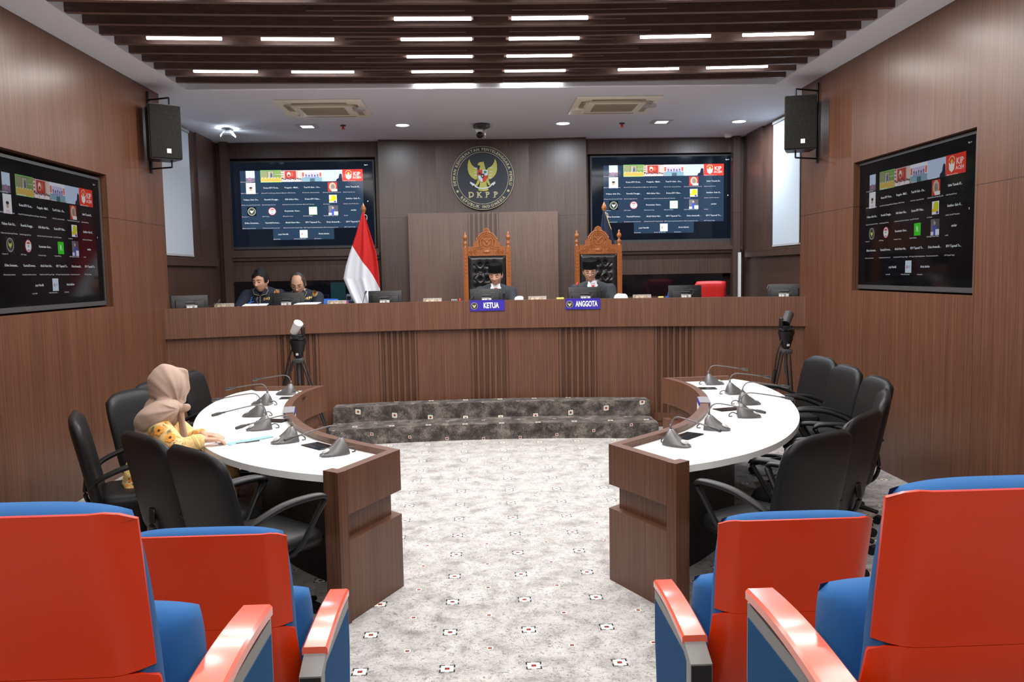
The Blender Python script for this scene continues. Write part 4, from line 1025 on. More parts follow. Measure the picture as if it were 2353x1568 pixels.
# ================================================================== THRONES, FLAGS, BENCH ITEMS
PZ = .45
def make_throne():
    t = thing('carved_throne', 't', 'chair')
    for s in (-1, 1):
        bm = B(); bx(bm, s*.262-.030, s*.262+.030, -.03, .03, 0, 1.565-.02)
        for z in [1.20+.045*i for i in range(7)]: box(bm, (s*.262, -.031, z), (.036, .012, .022), rot=Euler((0, PI/4, 0)))
        post = bm_obj('back_post', bm, 'teak', t)
        bm = B(); lathe(bm, [(.028, 1.545), (.030, 1.56), (.018, 1.575), (.022, 1.60), (.030, 1.62), (.014, 1.635), (.012, 1.65), (.026, 1.67), (.030, 1.69), (.020, 1.71), (.010, 1.72), (.014, 1.735), (.008, 1.75), (.001, 1.755)], c=(s*.262, 0, -.02), n=20)
        bm_obj('finial', bm, 'teak', post, 1.2)
        bm = B(); bx(bm, s*.262-.028, s*.262+.028, -.52, -.47, 0, .66); bm_obj('front_leg', bm, 'teak', t)
        bm = B(); tube(bm, [(s*.262, 0, .70), (s*.262, -.2, .69), (s*.262, -.45, .68), (s*.262, -.54, .66)], [.03, .032, .034, .03], n=10, flat=.6); bm_obj('armrest', bm, 'teak', t, 3)
    crest = [(-.235, 1.44), (.235, 1.44), (.235, 1.555), (.165, 1.555), (.165, 1.605), (.135, 1.615), (.12, 1.66), (.085, 1.70), (.05, 1.72), (.035, 1.765), (.0, 1.785), (-.035, 1.765), (-.05, 1.72), (-.085, 1.70), (-.12, 1.66), (-.135, 1.615), (-.165, 1.605), (-.165, 1.555), (-.235, 1.555)]
    bm = B(); plate(bm, crest, -.03, .02)
    # carved relief: rings, scrolls, petals
    def rg(cx_, cz, R_, r, a0=0, a1=2*PI, n=20): tube(bm, [(cx_+R_*math.cos(a0+(a1-a0)*i/n), -.031, cz+R_*math.sin(a0+(a1-a0)*i/n)) for i in range(n+1)], r, n=6, smooth=False)
    rg(0, 1.615, .062, .007); rg(0, 1.61, .092, .008, -.5, PI+.5); rg(0, 1.75, .017, .006)
    for s in (-1, 1):
        for k in range(5): rg(s*(.125+.022*k), 1.475+.012*(k % 2), .020, .005, 0, 1.5*PI, 10)
        for k in range(4): rg(s*(.06+.03*k), 1.54-.004*k, .016, .005, PI*.3, 1.9*PI, 10)
        for k in range(7): a = .35+k*.19; ball(bm, (s*.125*math.cos(a), -.03, 1.60+.125*math.sin(a)), (.011, .008, .016), Euler((0, -s*(PI/2-a), 0)), n=8)
        for k in range(3): ball(bm, (s*(.018+.014*k), -.034, 1.625+.010*k), (.010, .006, .022), Euler((0, s*.5, 0)), n=8)
    ball(bm, (0, -.034, 1.605), (.016, .008, .026), n=10); ball(bm, (0, -.032, 1.49), (.05, .008, .022), n=12)
    cr = bm_obj('crest', bm, 'teak', t, .8)
    # tufted leather back
    btn = []
    for r in range(12):
        z = 1.335-.088*r; xs = (-.13, -.045, .04) if r % 2 == 0 else (-.0875-.085, -.0025-.085, .0825-.085, .1675-.085)
        xs = (-.085, 0, .085) if r % 2 == 0 else (-.1275, -.0425, .0425, .1275)
        for x in xs: btn.append((x, z))
    bm = B(); n1, n2 = 60, 110; g = []
    for i in range(n1+1):
        row = []
        for j in range(n2+1):
            x = -.232+.464*i/n1; z = .46+.98*j/n2
            e = min(1, min(.232-abs(x), min(z-.46, 1.44-z))/.045); y = -.045*math.sqrt(max(0, 1-(1-max(0, e))**2))-.01
            d = min(((x-a)**2+(z-b)**2) for a, b in btn); y += .030*math.exp(-d/.00035)+.008*math.exp(-d/.0018)
            # diagonal pleats
            if z < 1.40 and abs(x) < .17:
                for k in ((x/.085+ (z-1.335)/.088), (x/.085-(z-1.335)/.088)):
                    f = abs(k/2-round(k/2))*2*.06; y += .010*math.exp(-(f/.008)**2)*(1 if z < 1.335 else 0)
            if 1.335 <= z < 1.42:
                f = min(abs(x-a) for a in (-.085, 0, .085)); y += .012*math.exp(-(f/.006)**2)*(1-(z-1.335)/.085)
            row.append(bm.verts.new((x, y, z)))
        g.append(row)
    for i in range(n1):
        for j in range(n2): bm.faces.new((g[i][j], g[i+1][j], g[i+1][j+1], g[i][j+1]))
    bx(bm, -.232, .232, -.008, .03, .46, 1.44)
    pad = bm_obj('back_pad', bm, 'leather_t', t, 1.2)
    bm = B()
    for x, z in btn: ball(bm, (x, -.030, z), (.009, .005, .009), n=8)
    o = bm_obj('buttons', bm, 'leather_t', pad, 3)
    bm = B(); vs = pillow(bm, .47, .46, .14, 14, .1, 6); xf(vs, Rx(PI/2), (0, -.26, .45)); bm_obj('seat', bm, 'leather_t', t, 3)
    bm = B(); bx(bm, -.235, .235, -.5, -.47, .30, .40); bx(bm, -.235, .235, -.02, .02, .30, .46); bx(bm, -.27, -.25, -.47, 0, .30, .40); bx(bm, .25, .27, -.47, 0, .30, .40); bm_obj('seat_rail', bm, 'teak', t)
    return t
th0 = make_throne()
place(th0, True, (.105, 10.20, PZ), 0, 'high carved orange wooden armchair with black tufted back, behind KETUA', 'carved high-backed chairs')
place(th0, False, (1.475, 10.20, PZ), 0, 'high carved orange wooden armchair with black tufted back, behind ANGGOTA', 'carved high-backed chairs')

def flag(label, x, y, left, right, zb, mats_, ztop, fr=None):
    """left/right: lists of (z, x offset) for the cloth edges"""
    t = thing('flag', label, 'flag', (x, y, PZ))
    bm = B(); cyl(bm, (0, 0, .03), (0, 0, ztop-PZ), .013, n=14); bm_obj('pole', bm, 'teak', t, .7)
    bm = B(); lathe(bm, [(.013, -.05), (.020, -.03), (.014, -.01), (.030, .03), (.034, .05), (.024, .08), (.008, .11), (.001, .125)], c=(0, 0, ztop-PZ), n=18); bm_obj('finial', bm, 'teak', t, 1)
    bm = B(); lathe(bm, [(.17, 0), (.17, .02), (.05, .05), (.02, .12)], n=24); bm_obj('stand', bm, 'teak', t, .8)
    def ip(T, z):
        for (z0, a), (z1, b) in zip(T, T[1:]):
            if z0 >= z >= z1: return a+(b-a)*(z0-z)/(z0-z1)
        return T[-1][1]
    zt, z_end = left[0][0], min(left[-1][0], right[-1][0])
    bm = B(); n, mm = 60, 90; G = []
    for j in range(mm+1):
        f = j/mm; row = []
        for i in range(n+1):
            a = i/n; zl, zr = left[-1][0], right[-1][0]
            ze = zl+(zr-zl)*a+zb*math.sin(a*PI)
            z = zt+(ze-zt)*f
            xl, xr = ip(left, z), ip(right, z); xx = xl+(xr-xl)*a
            yy = -.02-.035*f*math.sin(a*4.2*PI+1.2*f)-.012*f*math.sin(a*9*PI-2*f)
            row.append(bm.verts.new((xx, yy, z-PZ)))
        G.append(row)
    def colr(xx, z):
        if fr is None: return 0
        return 1 if z < fr(xx) else 0
    for j in range(mm):
        for i in range(n):
            f_ = bm.faces.new((G[j][i], G[j][i+1], G[j+1][i+1], G[j+1][i])); c_ = f_.calc_center_median(); f_.material_index = colr(c_.x, c_.z+PZ)
    o = bm_obj('cloth', bm, mats_, t, 3); md = o.modifiers.new('thick', 'SOLIDIFY'); md.thickness = .003
    bm = B(); tube(bm, [(.0, -.015, ztop-PZ-.03), (.03, -.02, ztop-PZ-.025), (.045, -.02, ztop-PZ-.05), (.04, -.02, ztop-PZ-.09)], .004, n=6); bm_obj('cord', bm, 'white', t, 3)
    return t
flag('red and white flag on a wooden pole, behind the bench left of the carved chairs', -1.43, 10.55,
     [(2.47, -.012), (2.2, -.10), (1.95, -.19), (1.80, -.24), (1.64, -.275), (1.45, -.20), (1.25, -.10)], [(2.47, .008), (2.2, .08), (1.95, .15), (1.7, .175), (1.0, .20)], .0,
     ['flag_two'], 2.46)
o = flag('navy flag with gold fringe on a wooden pole, behind the right carved chair', 1.62, 10.62,
     [(2.45, -.02), (2.1, -.07), (1.5, -.10), (.9, -.10)], [(2.45, .01), (2.2, .09), (1.9, .15), (1.0, .20)], 0, ['flag_navy'], 2.44)
bm = B(); tube(bm, [(.01, -.03, 2.43-PZ), (.05, -.035, 2.3-PZ), (.085, -.04, 2.2-PZ)], .006, n=6); bm_obj('fringe', bm, 'gold', o, 3)

def make_monitor():
    t = thing('computer_monitor', 'm', 'monitor')
    bm = B(); a = [(-.183, .225-.02), (.183, .225-.02), (.172, .005), (-.172, .005)]
    vs = box(bm, (0, 0, .195), (.365, .022, .225), bev=.005); vs += box(bm, (0, -.016, .185), (.29, .022, .16), bev=.009)
    xf(vs, Rx(-.10)); bm_obj('casing', bm, 'black', t, .7)
    bm = B(); v = box(bm, (0, -.030, .255), (.26, .003, .004)); v += box(bm, (0, -.034, .232), (.10, .01, .012), bev=.003); xf(v, Rx(-.10)); bm_obj('vent', bm, 'dgrey', t)
    bm = B(); box(bm, (-.012, -.045, .11), (.085, .03, .20), bev=.006); box(bm, (.038, -.052, .11), (.03, .034, .19), bev=.004, mi=1); box(bm, (0, -.02, .006), (.22, .16, .012), bev=.004); bm_obj('stand', bm, ['grey', 'lgrey'], t, .7)
    bm = B(); box(bm, (-.036, -.064, .185-.0), (.022, .008, .022)); box(bm, (-.008, -.064, .185), (.022, .008, .022)); bm_obj('plug', bm, 'white', t)
    bm = B(); tube(bm, [(.03, -.045, .255), (.07, -.04, .265), (.085, -.04, .23), (.06, -.05, .20), (.05, -.05, .17)], .003, n=6); bm_obj('cable', bm, 'dgrey', t, 3)
    bm = B(); v = box(bm, (0, .013, .195), (.34, .002, .20)); xf(v, Rx(-.10)); bm_obj('screen', bm, 'black_glass', t)
    return t
mn0 = make_monitor(); GM = 'computer monitors on the judges bench'
def bench_y(x, d=0): return BCY+math.sqrt((BR+d)**2-(x-CX)**2)
for i, (x, y, rz, lab) in enumerate(((-2.075, 9.02, .05, 'black monitor seen from behind, in front of the two men in navy shirts'), (-1.03, 9.10, 0, 'black monitor seen from behind, right of the flag'),
        (.08, 9.15, 0, 'black monitor seen from behind, above the KETUA plate'), (1.165, 9.10, 0, 'black monitor seen from behind, above the ANGGOTA plate'),
        (2.27, 9.05, -.05, 'black monitor seen from behind, left of the red chair back'), (-2.96, 8.60, .55, 'black monitor at the left end of the bench'), (3.26, 8.72, -.5, 'black monitor half hidden at the right end of the bench'))):
    place(mn0, i == 0, (x, y, 1.2), rz, lab, GM)
for i, x in enumerate((-2.62, -1.52, -.51, .635, 1.76)):
    t = thing('desk_calendar', ['desk calendar at the left end of the bench', 'desk calendar between the navy shirted men and the flag', 'desk calendar left of the KETUA plate', 'desk calendar between the two suited men', 'desk calendar right of the ANGGOTA plate'][i], 'calendar', (x, bench_y(x, .16), 1.2), 0, 'desk calendars on the bench')
    bm = B(); vs = bx(bm, -.10, .10, -.002, .002, 0, .218); xf(vs, Rx(-.15)); vs = bx(bm, -.10, .10, .062, .066, 0, .20); xf(vs, Rx(.15), (0, 0, .005)); bm_obj('pages', bm, 'cal', t)
    bm = B()
    for k in range(19): v = bx(bm, -.093+k*.0103-.002, -.093+k*.0103+.002, -.006, .010, .210, .220); xf(v, Rx(-.15))
    bm_obj('spiral', bm, 'lgrey', t)
# gooseneck microphones on the bench
def bench_mic(x, y, rz, lab, tip='dgrey', lean=.07, h=.30):
    t = thing('gooseneck_microphone', lab, 'microphone', (x, y, 1.2), rz, 'gooseneck microphones on the bench')
    bm = B(); box(bm, (0, 0, .015), (.11, .14, .03), bev=.008); bm_obj('base', bm, 'black', t, .7)
    bm = B(); tube(bm, [(0, 0, .03), (.0, .01, .15), (lean*.4, .02, h*.75), (lean, .03, h)], .0035, n=8); bm_obj('stem', bm, 'dgrey', t, 3)
    bm = B(); cyl(bm, (lean, .03, h), (lean+.016, .035, h+.03), .009, .010, n=12); bm_obj('microphone_head', bm, tip, t, .7)
bench_mic(-.12, 8.98, 0, 'thin gooseneck microphone left of the KETUA monitor', lean=.10, h=.29)
bench_mic(.98, 8.95, 0, 'gooseneck microphone with red lit tip left of the ANGGOTA monitor', 'red_p', lean=.08, h=.33)
bench_mic(-2.30, 8.80, 0, 'gooseneck microphone in front of the younger man in navy', lean=-.05, h=.24)
bench_mic(-1.26, 8.95, 0, 'gooseneck microphone below the red and white flag', lean=.03, h=.28)
bench_mic(-2.86, 8.52, 0, 'gooseneck microphone leaning right at the far left of the bench', lean=.20, h=.23)
bench_mic(3.08, 8.55, 0, 'gooseneck microphone leaning left by the right end monitor', lean=-.06, h=.26)
# folded tissues
for x, y, lab, pts in ((.425, 9.0, 'white folded paper right of the KETUA monitor', [(-.055, 0), (.05, 0), (.055, .19+.03), (-.0, .225), (-.04, .21)]), (1.545, 9.0, 'low white folded paper right of the ANGGOTA monitor', [(-.075, 0), (.075, 0), (.078, .19), (.06, .225), (-.035, .232), (-.07, .20)])):
    bm = B(); plate(bm, pts, -.03, .03); bmesh.ops.bevel(bm, geom=bm.edges[:], offset=.008, segments=2, affect='EDGES'); o = bm_obj('folded_paper', bm, 'paper', None, .7); o.location = (x, y, 1.2); tag(o, lab, 'paper')
t = thing('pen_holder', 'small holder with red and white items left of the KETUA plate', 'pen holder', (-.255, 8.98, 1.2))
bm = B(); bx(bm, -.05, .03, -.03, .03, 0, .19); bm_obj('box', bm, 'dgrey', t)
bm = B(); [cyl(bm, (-.04+i*.017, 0, .15), (-.042+i*.017, 0, .205), .006, n=8) for i in range(4)]; bm_obj('pens', bm, 'lgrey', t)
bm = B(); box(bm, (.045, 0, .105), (.02, .04, .21), bev=.004); bm_obj('red_marker', bm, 'red_p', t)
bm = B(); box(bm, (0, 0, .10), (.08, .05, .20), bev=.003); o = bm_obj('note_box', bm, 'yellow'); o.location = (.88, 8.98, 1.2); tag(o, 'small yellow note pad box left of the ANGGOTA plate', 'note box')
for x, y, m_, lab in ((1.99, 9.0, 'yellow', 'small orange and yellow item left of the right hand monitor'),):
    bm = B(); box(bm, (0, 0, .095), (.06, .04, .19), bev=.01); o = bm_obj('sticky_notes', bm, m_); o.location = (x, y, 1.2); tag(o, lab, 'stationery')
t = thing('pen', 'blue pen standing up left of the right hand monitor', 'pen', (2.06, 9.0, 1.2)); bm = B(); cyl(bm, (0, 0, 0), (0, 0, .19), .02, n=12); bm_obj('cup', bm, 'blue_p', t, .7); bm = B(); cyl(bm, (0, 0, .15), (.012, 0, .235), .004, n=8); bm_obj('barrel', bm, 'blue_p', t, .7)
bm = B(); vs = box(bm, (0, 0, .115), (.06, .012, .20)); vs2 = box(bm, (.022, .004, .11), (.03, .012, .21), mi=1); xf(vs+vs2, Ry(-.35)); o = bm_obj('booklet', bm, ['red_p', 'blue_p']); o.location = (-1.385, 9.02, 1.2); tag(o, 'small blue and red booklet leaning below the flag', 'booklet')
for x, y, a, lab in ((-2.36, 8.83, .1, 'white papers in front of the younger man in navy'), (-1.84, 8.95, -.1, 'white papers in front of the balding man in navy')):
    bm = B(); vs = box(bm, (0, 0, .0), (.24, .20, .008)); xf(vs, Rx(.06), (0, 0, .188)); box(bm, (0, .02, .085), (.22, .16, .17)); o = bm_obj('paper_stack', bm, 'paper'); o.location = (x, y, 1.2); o.rotation_euler = (0, 0, a); tag(o, lab, 'paper')
bm = B(); cyl(bm, (-.01, 0, .0), (.015, 0, .07), .004, n=8); cyl(bm, (-.03, 0, .005), (.03, 0, .02), .004, n=8); o = bm_obj('pen', bm, 'blue_p', None, .8); o.location = (-2.40, 8.80, 1.405); tag(o, 'blue pen on the papers of the younger man in navy', 'pen')
# chairs behind the bench
def back_chair(x, y, m_, w_, top, lab, cat='chair'):
    t = thing('meeting_chair', lab, cat, (x, y, PZ))
    bm = B(); v = pillow(bm, w_, top-.55, .05, 12, .06, 8); xf(v, None, (0, .2, .55+(top-.55)/2)); bm_obj('backrest', bm, m_, t, 3)
    bm = B(); v = pillow(bm, w_, .44, .07, 12, .1, 6); xf(v, Rx(PI/2), (0, -.02, .45)); bm_obj('seat', bm, m_, t, 3)
    for sx in (-1, 1):
        for sy in (-1, 1): bm = B(); cyl(bm, (sx*w_*.42, sy*.19, 0), (sx*w_*.42, sy*.19, .45 if sy < 0 else top-.1), .011, n=8); bm_obj('leg', bm, 'dgrey', t, .7)
back_chair(-2.50, 9.86, 'blue_p', .46, .955, 'blue chair under the younger man in navy')
back_chair(-1.93, 9.90, 'blue_p', .46, .955, 'blue chair under the balding man in navy')
back_chair(2.80, 9.75, 'blank_red', .40, 1.085, 'red chair back showing above the bench at right')
# equipment niche behind the bench (dark glass, reflections painted as thin panes, projector)
for nm, x0, x1, lab in (('equipment_cabinet', -3.36, -1.45, 'low black glass-fronted cabinet behind the two men in navy'), ('equipment_cabinet', 1.56, 3.38, 'low black glass-fronted cabinet behind the red chair')):
    t = thing(nm, lab, 'cabinet', ((x0+x1)/2, YB-.06, PZ)); L = (x1-x0)/2
    bm = B(); bx(bm, -L, L, -.10, .05, 0, .87); bx(bm, -L, L, .04, .05, .87, 1.165); bm_obj('body', bm, 'wood_side', t)
    bm = B(); bx(bm, -L+.01, L-.01, -.005, .004, .87, 1.165); bm_obj('glass_front', bm, 'black_glass', t)
    bm = B()
    if x0 < 0: bx(bm, .42-.03, .62-.03, -.009, -.006, .90, 1.14); bm_obj('glass_reflection', bm, 'teal_reflection', t); bm = B(); bx(bm, .78, .93, -.009, -.006, .89, 1.12)
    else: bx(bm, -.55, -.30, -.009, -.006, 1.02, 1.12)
    bm_obj('glass_reflection', bm, 'teal_reflection' if x0 < 0 else 'black_gloss', t)
t = thing('projector', 'grey projector on the black cabinet, left of the flag', 'projector', (-1.72, YB-.13, PZ+.87))
bm = B(); box(bm, (0, 0, .055), (.16, .05, .11), bev=.018, seg=3); bm_obj('body', bm, 'proj', t, .7)
bm = B(); box(bm, (-.04, -.026, .055), (.05, .004, .05), bev=.002); bm_obj('vent', bm, 'black', t)
bm = B(); cyl(bm, (.10, -.02, .04), (.10, .02, .04), .035, n=16); bm_obj('lens', bm, 'chrome', t, .7)
# ================================================================== TRIPODS WITH CONFERENCE CAMERAS
def tripod(label, x, y, angs, spread, hd, ctop, tilt, mcol):
    t = thing('camera_tripod', label, 'tripod', (x, y, 0))
    H_ = hd
    bm = B(); box(bm, (0, 0, H_-.03), (.10, .10, .05), bev=.012); cyl(bm, (0, 0, H_-.25), (0, 0, H_), .015, n=12); bm_obj('shoulder', bm, 'dgrey', t, .7)
    for a in angs:
        a = math.radians(a); c, s = math.cos(a), math.sin(a)
        bm = B()
        for k in (-1, 1):
            ox, oy = -s*.020*k, c*.020*k
            cyl(bm, (c*.05+ox, s*.05+oy, H_-.03), (c*spread+ox*.6, s*spread+oy*.6, .02), .0075, n=8)
        cyl(bm, (c*spread*.5, s*spread*.5, H_*.52), (c*spread, s*spread, .02), .011, n=8); box(bm, (c*(spread*.5+.01), s*(spread*.5+.01), H_*.5), (.05, .05, .04), bev=.008)
        leg = bm_obj('leg', bm, 'black', t, .7)
        bm = B(); cyl(bm, (c*spread, s*spread, 0), (c*spread, s*spread, .03), .022, .014, n=12); bm_obj('foot', bm, 'black', leg, .7)
    bm = B(); lathe(bm, [(.03, 0), (.045, .02), (.05, .05), (.062, .08), (.068, .12), (.078, .145), (.080, .165), (.03, .17)], c=(0, 0, H_), n=24); box(bm, (0, -.055, H_+.035), (.02, .02, .02), mi=1); bm_obj('fluid_head', bm, ['black', 'lgrey'], t, .8)
    bm = B(); tube(bm, [(-.05, -.02, H_+.09), (-.10, -.03, H_-.05), (-.145, -.05, H_-.33)], .008, n=8); cyl(bm, (-.125, -.043, H_-.2), (-.147, -.05, H_-.33), .015, n=10); bm_obj('pan_handle', bm, 'black', t, .8)
    return t
def ptz(label, x, y, z, tilt, yaw, mcol, rzy=0):
    t = thing('conference_camera', label, 'camera', (x, y, z), yaw)
    bm = B(); lathe(bm, [(.075, 0), (.078, .012), (.06, .03), (.04, .035)], n=28); bm_obj('base', bm, 'black_gloss', t, .7)
    bm = B(); box(bm, (.052, 0, .075), (.028, .07, .10), bev=.012); box(bm, (0, 0, .035), (.11, .07, .03), bev=.01); bm_obj('yoke', bm, 'black', t, .7)
    bm = B(); R_ = Matrix.Rotation(tilt, 3, 'Y') @ Rx(.5)
    cyl(bm, tuple(R_ @ Vector((0, -.0, -.06))+Vector((-.01, 0, .115))), tuple(R_ @ Vector((0, 0, .065))+Vector((-.01, 0, .115))), .042, .045, n=28); bm_obj('camera_head', bm, mcol, t, .8)
    bm = B(); p0 = R_ @ Vector((0, 0, -.062))+Vector((-.01, 0, .115)); p1 = R_ @ Vector((0, 0, -.058))+Vector((-.01, 0, .115)); cyl(bm, p0, p1, .038, n=24); bm_obj('lens', bm, 'black_glass', t)
tripod('black tripod holding a white camera, behind the left desk', -1.755, 8.02, (100, 215, 330), .40, .90, 0, 0, 0)
ptz('white cylindrical conference camera on the left tripod', -1.755, 8.02, 1.072, .55, 0, 'white')
tripod('black tripod holding a dark camera, behind the right desk by the wall', 2.965, 7.88, (200, 265, 50), .25, .90, 0, 0, 0)
ptz('dark tilted conference camera on the right tripod', 2.965, 7.88, 1.072, -.55, PI, 'dgrey')
# ================================================================== PEOPLE
def bake(name, bm, voxel, smooth, m_, parent, colour=None, disp=None):
    """fuse overlapping volumes into one continuous skin"""
    me = bpy.data.meshes.new(name); bm.to_mesh(me); bm.free()
    o = bpy.data.objects.new(name, me); C.objects.link(o)
    r = o.modifiers.new('r', 'REMESH'); r.mode = 'VOXEL'; r.voxel_size = voxel
    s = o.modifiers.new('s', 'SMOOTH'); s.factor = .6; s.iterations = smooth
    bpy.context.view_layer.update(); dg = bpy.context.evaluated_depsgraph_get()
    me2 = bpy.data.meshes.new_from_object(o.evaluated_get(dg)); me2.name = name
    bpy.data.objects.remove(o); bpy.data.meshes.remove(me)
    me2.materials.clear()
    if disp:
        for v in me2.vertices: v.co = disp(v.co.copy())
    ob = link(name, me2, m_, parent, 3)
    if colour:
        for p in me2.polygons: p.material_index = colour(p.center)
    return ob
from mathutils.bvhtree import BVHTree
def probe(ob):
    me = ob.data; t_ = BVHTree.FromPolygons([tuple(v.co) for v in me.vertices], [tuple(p.vertices) for p in me.polygons])
    def f(x, z, d=.002):
        h = t_.ray_cast(Vector((x, -1, z)), Vector((0, 1, 0)))
        return (x, h[0].y-d, z) if h[0] is not None else (x, -.05, z)
    return f
def cap(bm, p0, r0, p1, r1, n=14): ball(bm, p0, r0, n=n); ball(bm, p1, r1, n=n); cyl(bm, p0, p1, r0, r1, n=n)
HEADW = .074
def head_geo(bm, T, neck=True, wide=1.0, jaw=1.0):
    """T: 4x4 matrix placing a head that faces -y, centre at the ear level"""
    q = bmesh.ops.create_uvsphere(bm, u_segments=56, v_segments=44, radius=1)
    g = lambda x, s: math.exp(-(x/s)**2)
    for v in q['verts']:
        d = v.co.copy(); x, y, z = d.x*.072*wide, d.y*.092, d.z*.118
        lo = max(0, -d.z)
        x *= 1-.30*lo**1.6*jaw; y = y*(1-.12*lo**2)-(.012*lo if y < 0 else -.01*lo)
        if d.y > 0 and d.z < -.2: y *= 1-.35*lo
        if y < 0:
            f = min(1, -y/.05)
            y -= f*(.024*g(x, .009+.006*max(0, -(z+.0)/.04))*g(z+.022, .016)+.012*g(x, .008)*g(z-.0, .020))      # nose
            y -= f*.004*g(x, .018)*g(z+.028, .009)
            y += f*.009*(g(x-.030, .015)+g(x+.030, .015))*g(z-.012, .011)                                 # sockets
            y -= f*.005*(g(x-.028, .020)+g(x+.028, .020))*g(z-.034, .009)                                 # brows
            y -= f*.005*(g(x-.040, .018)+g(x+.040, .018))*g(z+.018, .018)                                 # cheeks
            y -= f*.007*g(x, .020)*(g(z+.060, .006)+g(z+.073, .006))-f*.003*g(x, .020)*g(z+.0665, .003)   # lips
            y -= f*.008*g(x, .020)*g(z+.098, .014)                                                        # chin
        v.co = T @ Vector((x, y, z))
    R3 = T.to_3x3()
    for s in (-1, 1):
        c_ = T @ Vector((s*.074*wide, .006, -.008)); e = bmesh.ops.create_uvsphere(bm, u_segments=14, v_segments=10, radius=1)
        Re = R3 @ Matrix.Rotation(s*-.35, 3, 'Z')
        for v in e['verts']: v.co = Re @ Vector((v.co.x*.007, v.co.y*.018, v.co.z*.030))+c_
def face_col(T, lips=True):
    Ti = T.inverted()
    def f(c):
        p = Ti @ c
        if lips and p.y < -.085 and abs(p.x) < .019 and -.074 < p.z < -.059: return 1
        return 0
    return f
def face_bits(T, parent, glasses=False, closed=True):
    """eyelids, lashes, brows and optional glasses as children"""
    bm = B()
    for s in (-1, 1):
        # brow
        tube(bm, [T @ Vector((s*.014, -.093, .030)), T @ Vector((s*.030, -.090, .037)), T @ Vector((s*.048, -.078, .030))], .0035, n=6, flat=.6)
        # lash line of the lowered lids
        tube(bm, [T @ Vector((s*.017, -.0850, .007)), T @ Vector((s*.030, -.0865, .004)), T @ Vector((s*.043, -.0790, .008))], .0022, n=6)
    bm_obj('eyebrows', bm, 'hair', parent, 3)
    bm = B()
    for s in (-1, 1): ball(bm, T @ Vector((s*.030, -.0755, .010)), (.0135, .0115, .0085), n=12)
    bm_obj('eyelids', bm, 'skin', parent, 3)
    if glasses:
        bm = B()
        for s in (-1, 1):
            pts = [T @ Vector((s*.032+.024*math.cos(a), -.103+.010*abs(.024*math.cos(a)+s*.032)/.05, .004+.018*math.sin(a))) for a in [2*PI*i/20 for i in range(21)]]
            tube(bm, pts, .0014, n=5, smooth=False)
            tube(bm, [T @ Vector((s*.056, -.094, .008)), T @ Vector((s*.076, -.03, .010)), T @ Vector((s*.078, .0, .006))], .0014, n=5, smooth=False)
        tube(bm, [T @ Vector((-.009, -.104, .006)), T @ Vector((.009, -.104, .006))], .0014, n=5, smooth=False)
        bm_obj('glasses', bm, 'dgrey', parent, 3)
def hand(bm, wrist, d, up, s, curl=.5, sc=1.0):
    """palm and five fingers: d forward direction, up = back of the hand, s = thumb side"""
    d = Vector(d).normalized(); up = (Vector(up)-d*Vector(up).dot(d)).normalized(); sd = d.cross(up)*s; w_ = Vector(wrist)
    for k in range(4):
        f = (k-1.5)*.019*sc; cap(bm, w_+sd*f*.6+d*.012, .014*sc, w_+sd*f+d*.082*sc, .0115*sc)
    Ls = [.072, .080, .074, .058]
    for k in range(4):
        f = (1.5-k)*.0205*sc; p = w_+sd*f+d*.084*sc; r = .0088*sc; dir_ = (d+sd*f*1.6).normalized(); a = curl*(.5+.1*k)
        for j, fr in enumerate((.42, .32, .26)):
            a2 = a*(j+1)*.62; q = p+(dir_*math.cos(a2)-up*math.sin(a2))*Ls[k]*fr*sc; cap(bm, p, r, q, r*.9, n=10); p, r = q, r*.9
    p = w_+sd*.026*sc+d*.022*sc-up*.004; q = p+(sd*.75+d*.65).normalized()*.036*sc-up*.008; cap(bm, p, .0125*sc, q, .0105*sc, n=10)
    q2 = q+(sd*.35+d*.95).normalized()*.030*sc-up*.004; cap(bm, q, .0105*sc, q2, .0090*sc, n=10); cap(bm, q2, .009*sc, q2+(d*.98+sd*.1).normalized()*.022*sc, .0078*sc, n=10)

def headM(pos, yaw=0, pitch=0, roll=0, s=1.0):
    return Matrix.Translation(Vector(pos)) @ Matrix.Rotation(yaw, 4, 'Z') @ Matrix.Rotation(pitch, 4, 'X') @ Matrix.Rotation(roll, 4, 'Y') @ Matrix.Scale(s, 4)
def seated_body(bm, hx, hy, hz, bx_, by_, sh, hands, T, hs=1.0):
    """skin volumes: neck, trunk, arms, hands, legs. sh = shoulder half width; coordinates in world"""
    nk = T @ Vector((0, .02, -.09)); base = Vector((bx_, by_+.02, sh[1]+.01))
    cap(bm, nk, .050*hs, base, .055*hs)
    sw, sz = sh
    ball(bm, (bx_, by_+.05, sz-.10), (sw*.92, .10, .15)); ball(bm, (bx_, by_+.10, sz-.30), (sw*.80, .11, .2))
    ball(bm, (bx_, by_+.12, PZ+.55), (.17, .15, .14))
    for s in (-1, 1):
        S = Vector((bx_+s*sw*.86, by_+.03, sz-.045)); Hh, El = hands[s]
        cap(bm, S, .036, El, .032); cap(bm, El, .034, Hh, .026)
        hip = Vector((bx_+s*.09, by_+.12, PZ+.52)); kn = Vector((bx_+s*.12, by_-.32, PZ+.50)); an = Vector((bx_+s*.12, by_-.28, PZ+.09))
        cap(bm, hip, .085, kn, .060); cap(bm, kn, .058, an, .040); cap(bm, an+Vector((0, .02, -.05)), .036, an+Vector((0, -.16, -.06)), .030)
        d = (Hh-El).normalized(); hand(bm, Hh, Vector((d.x*.5-s*.3, -.8, -.1)), (0, 0, 1), -s, .5)
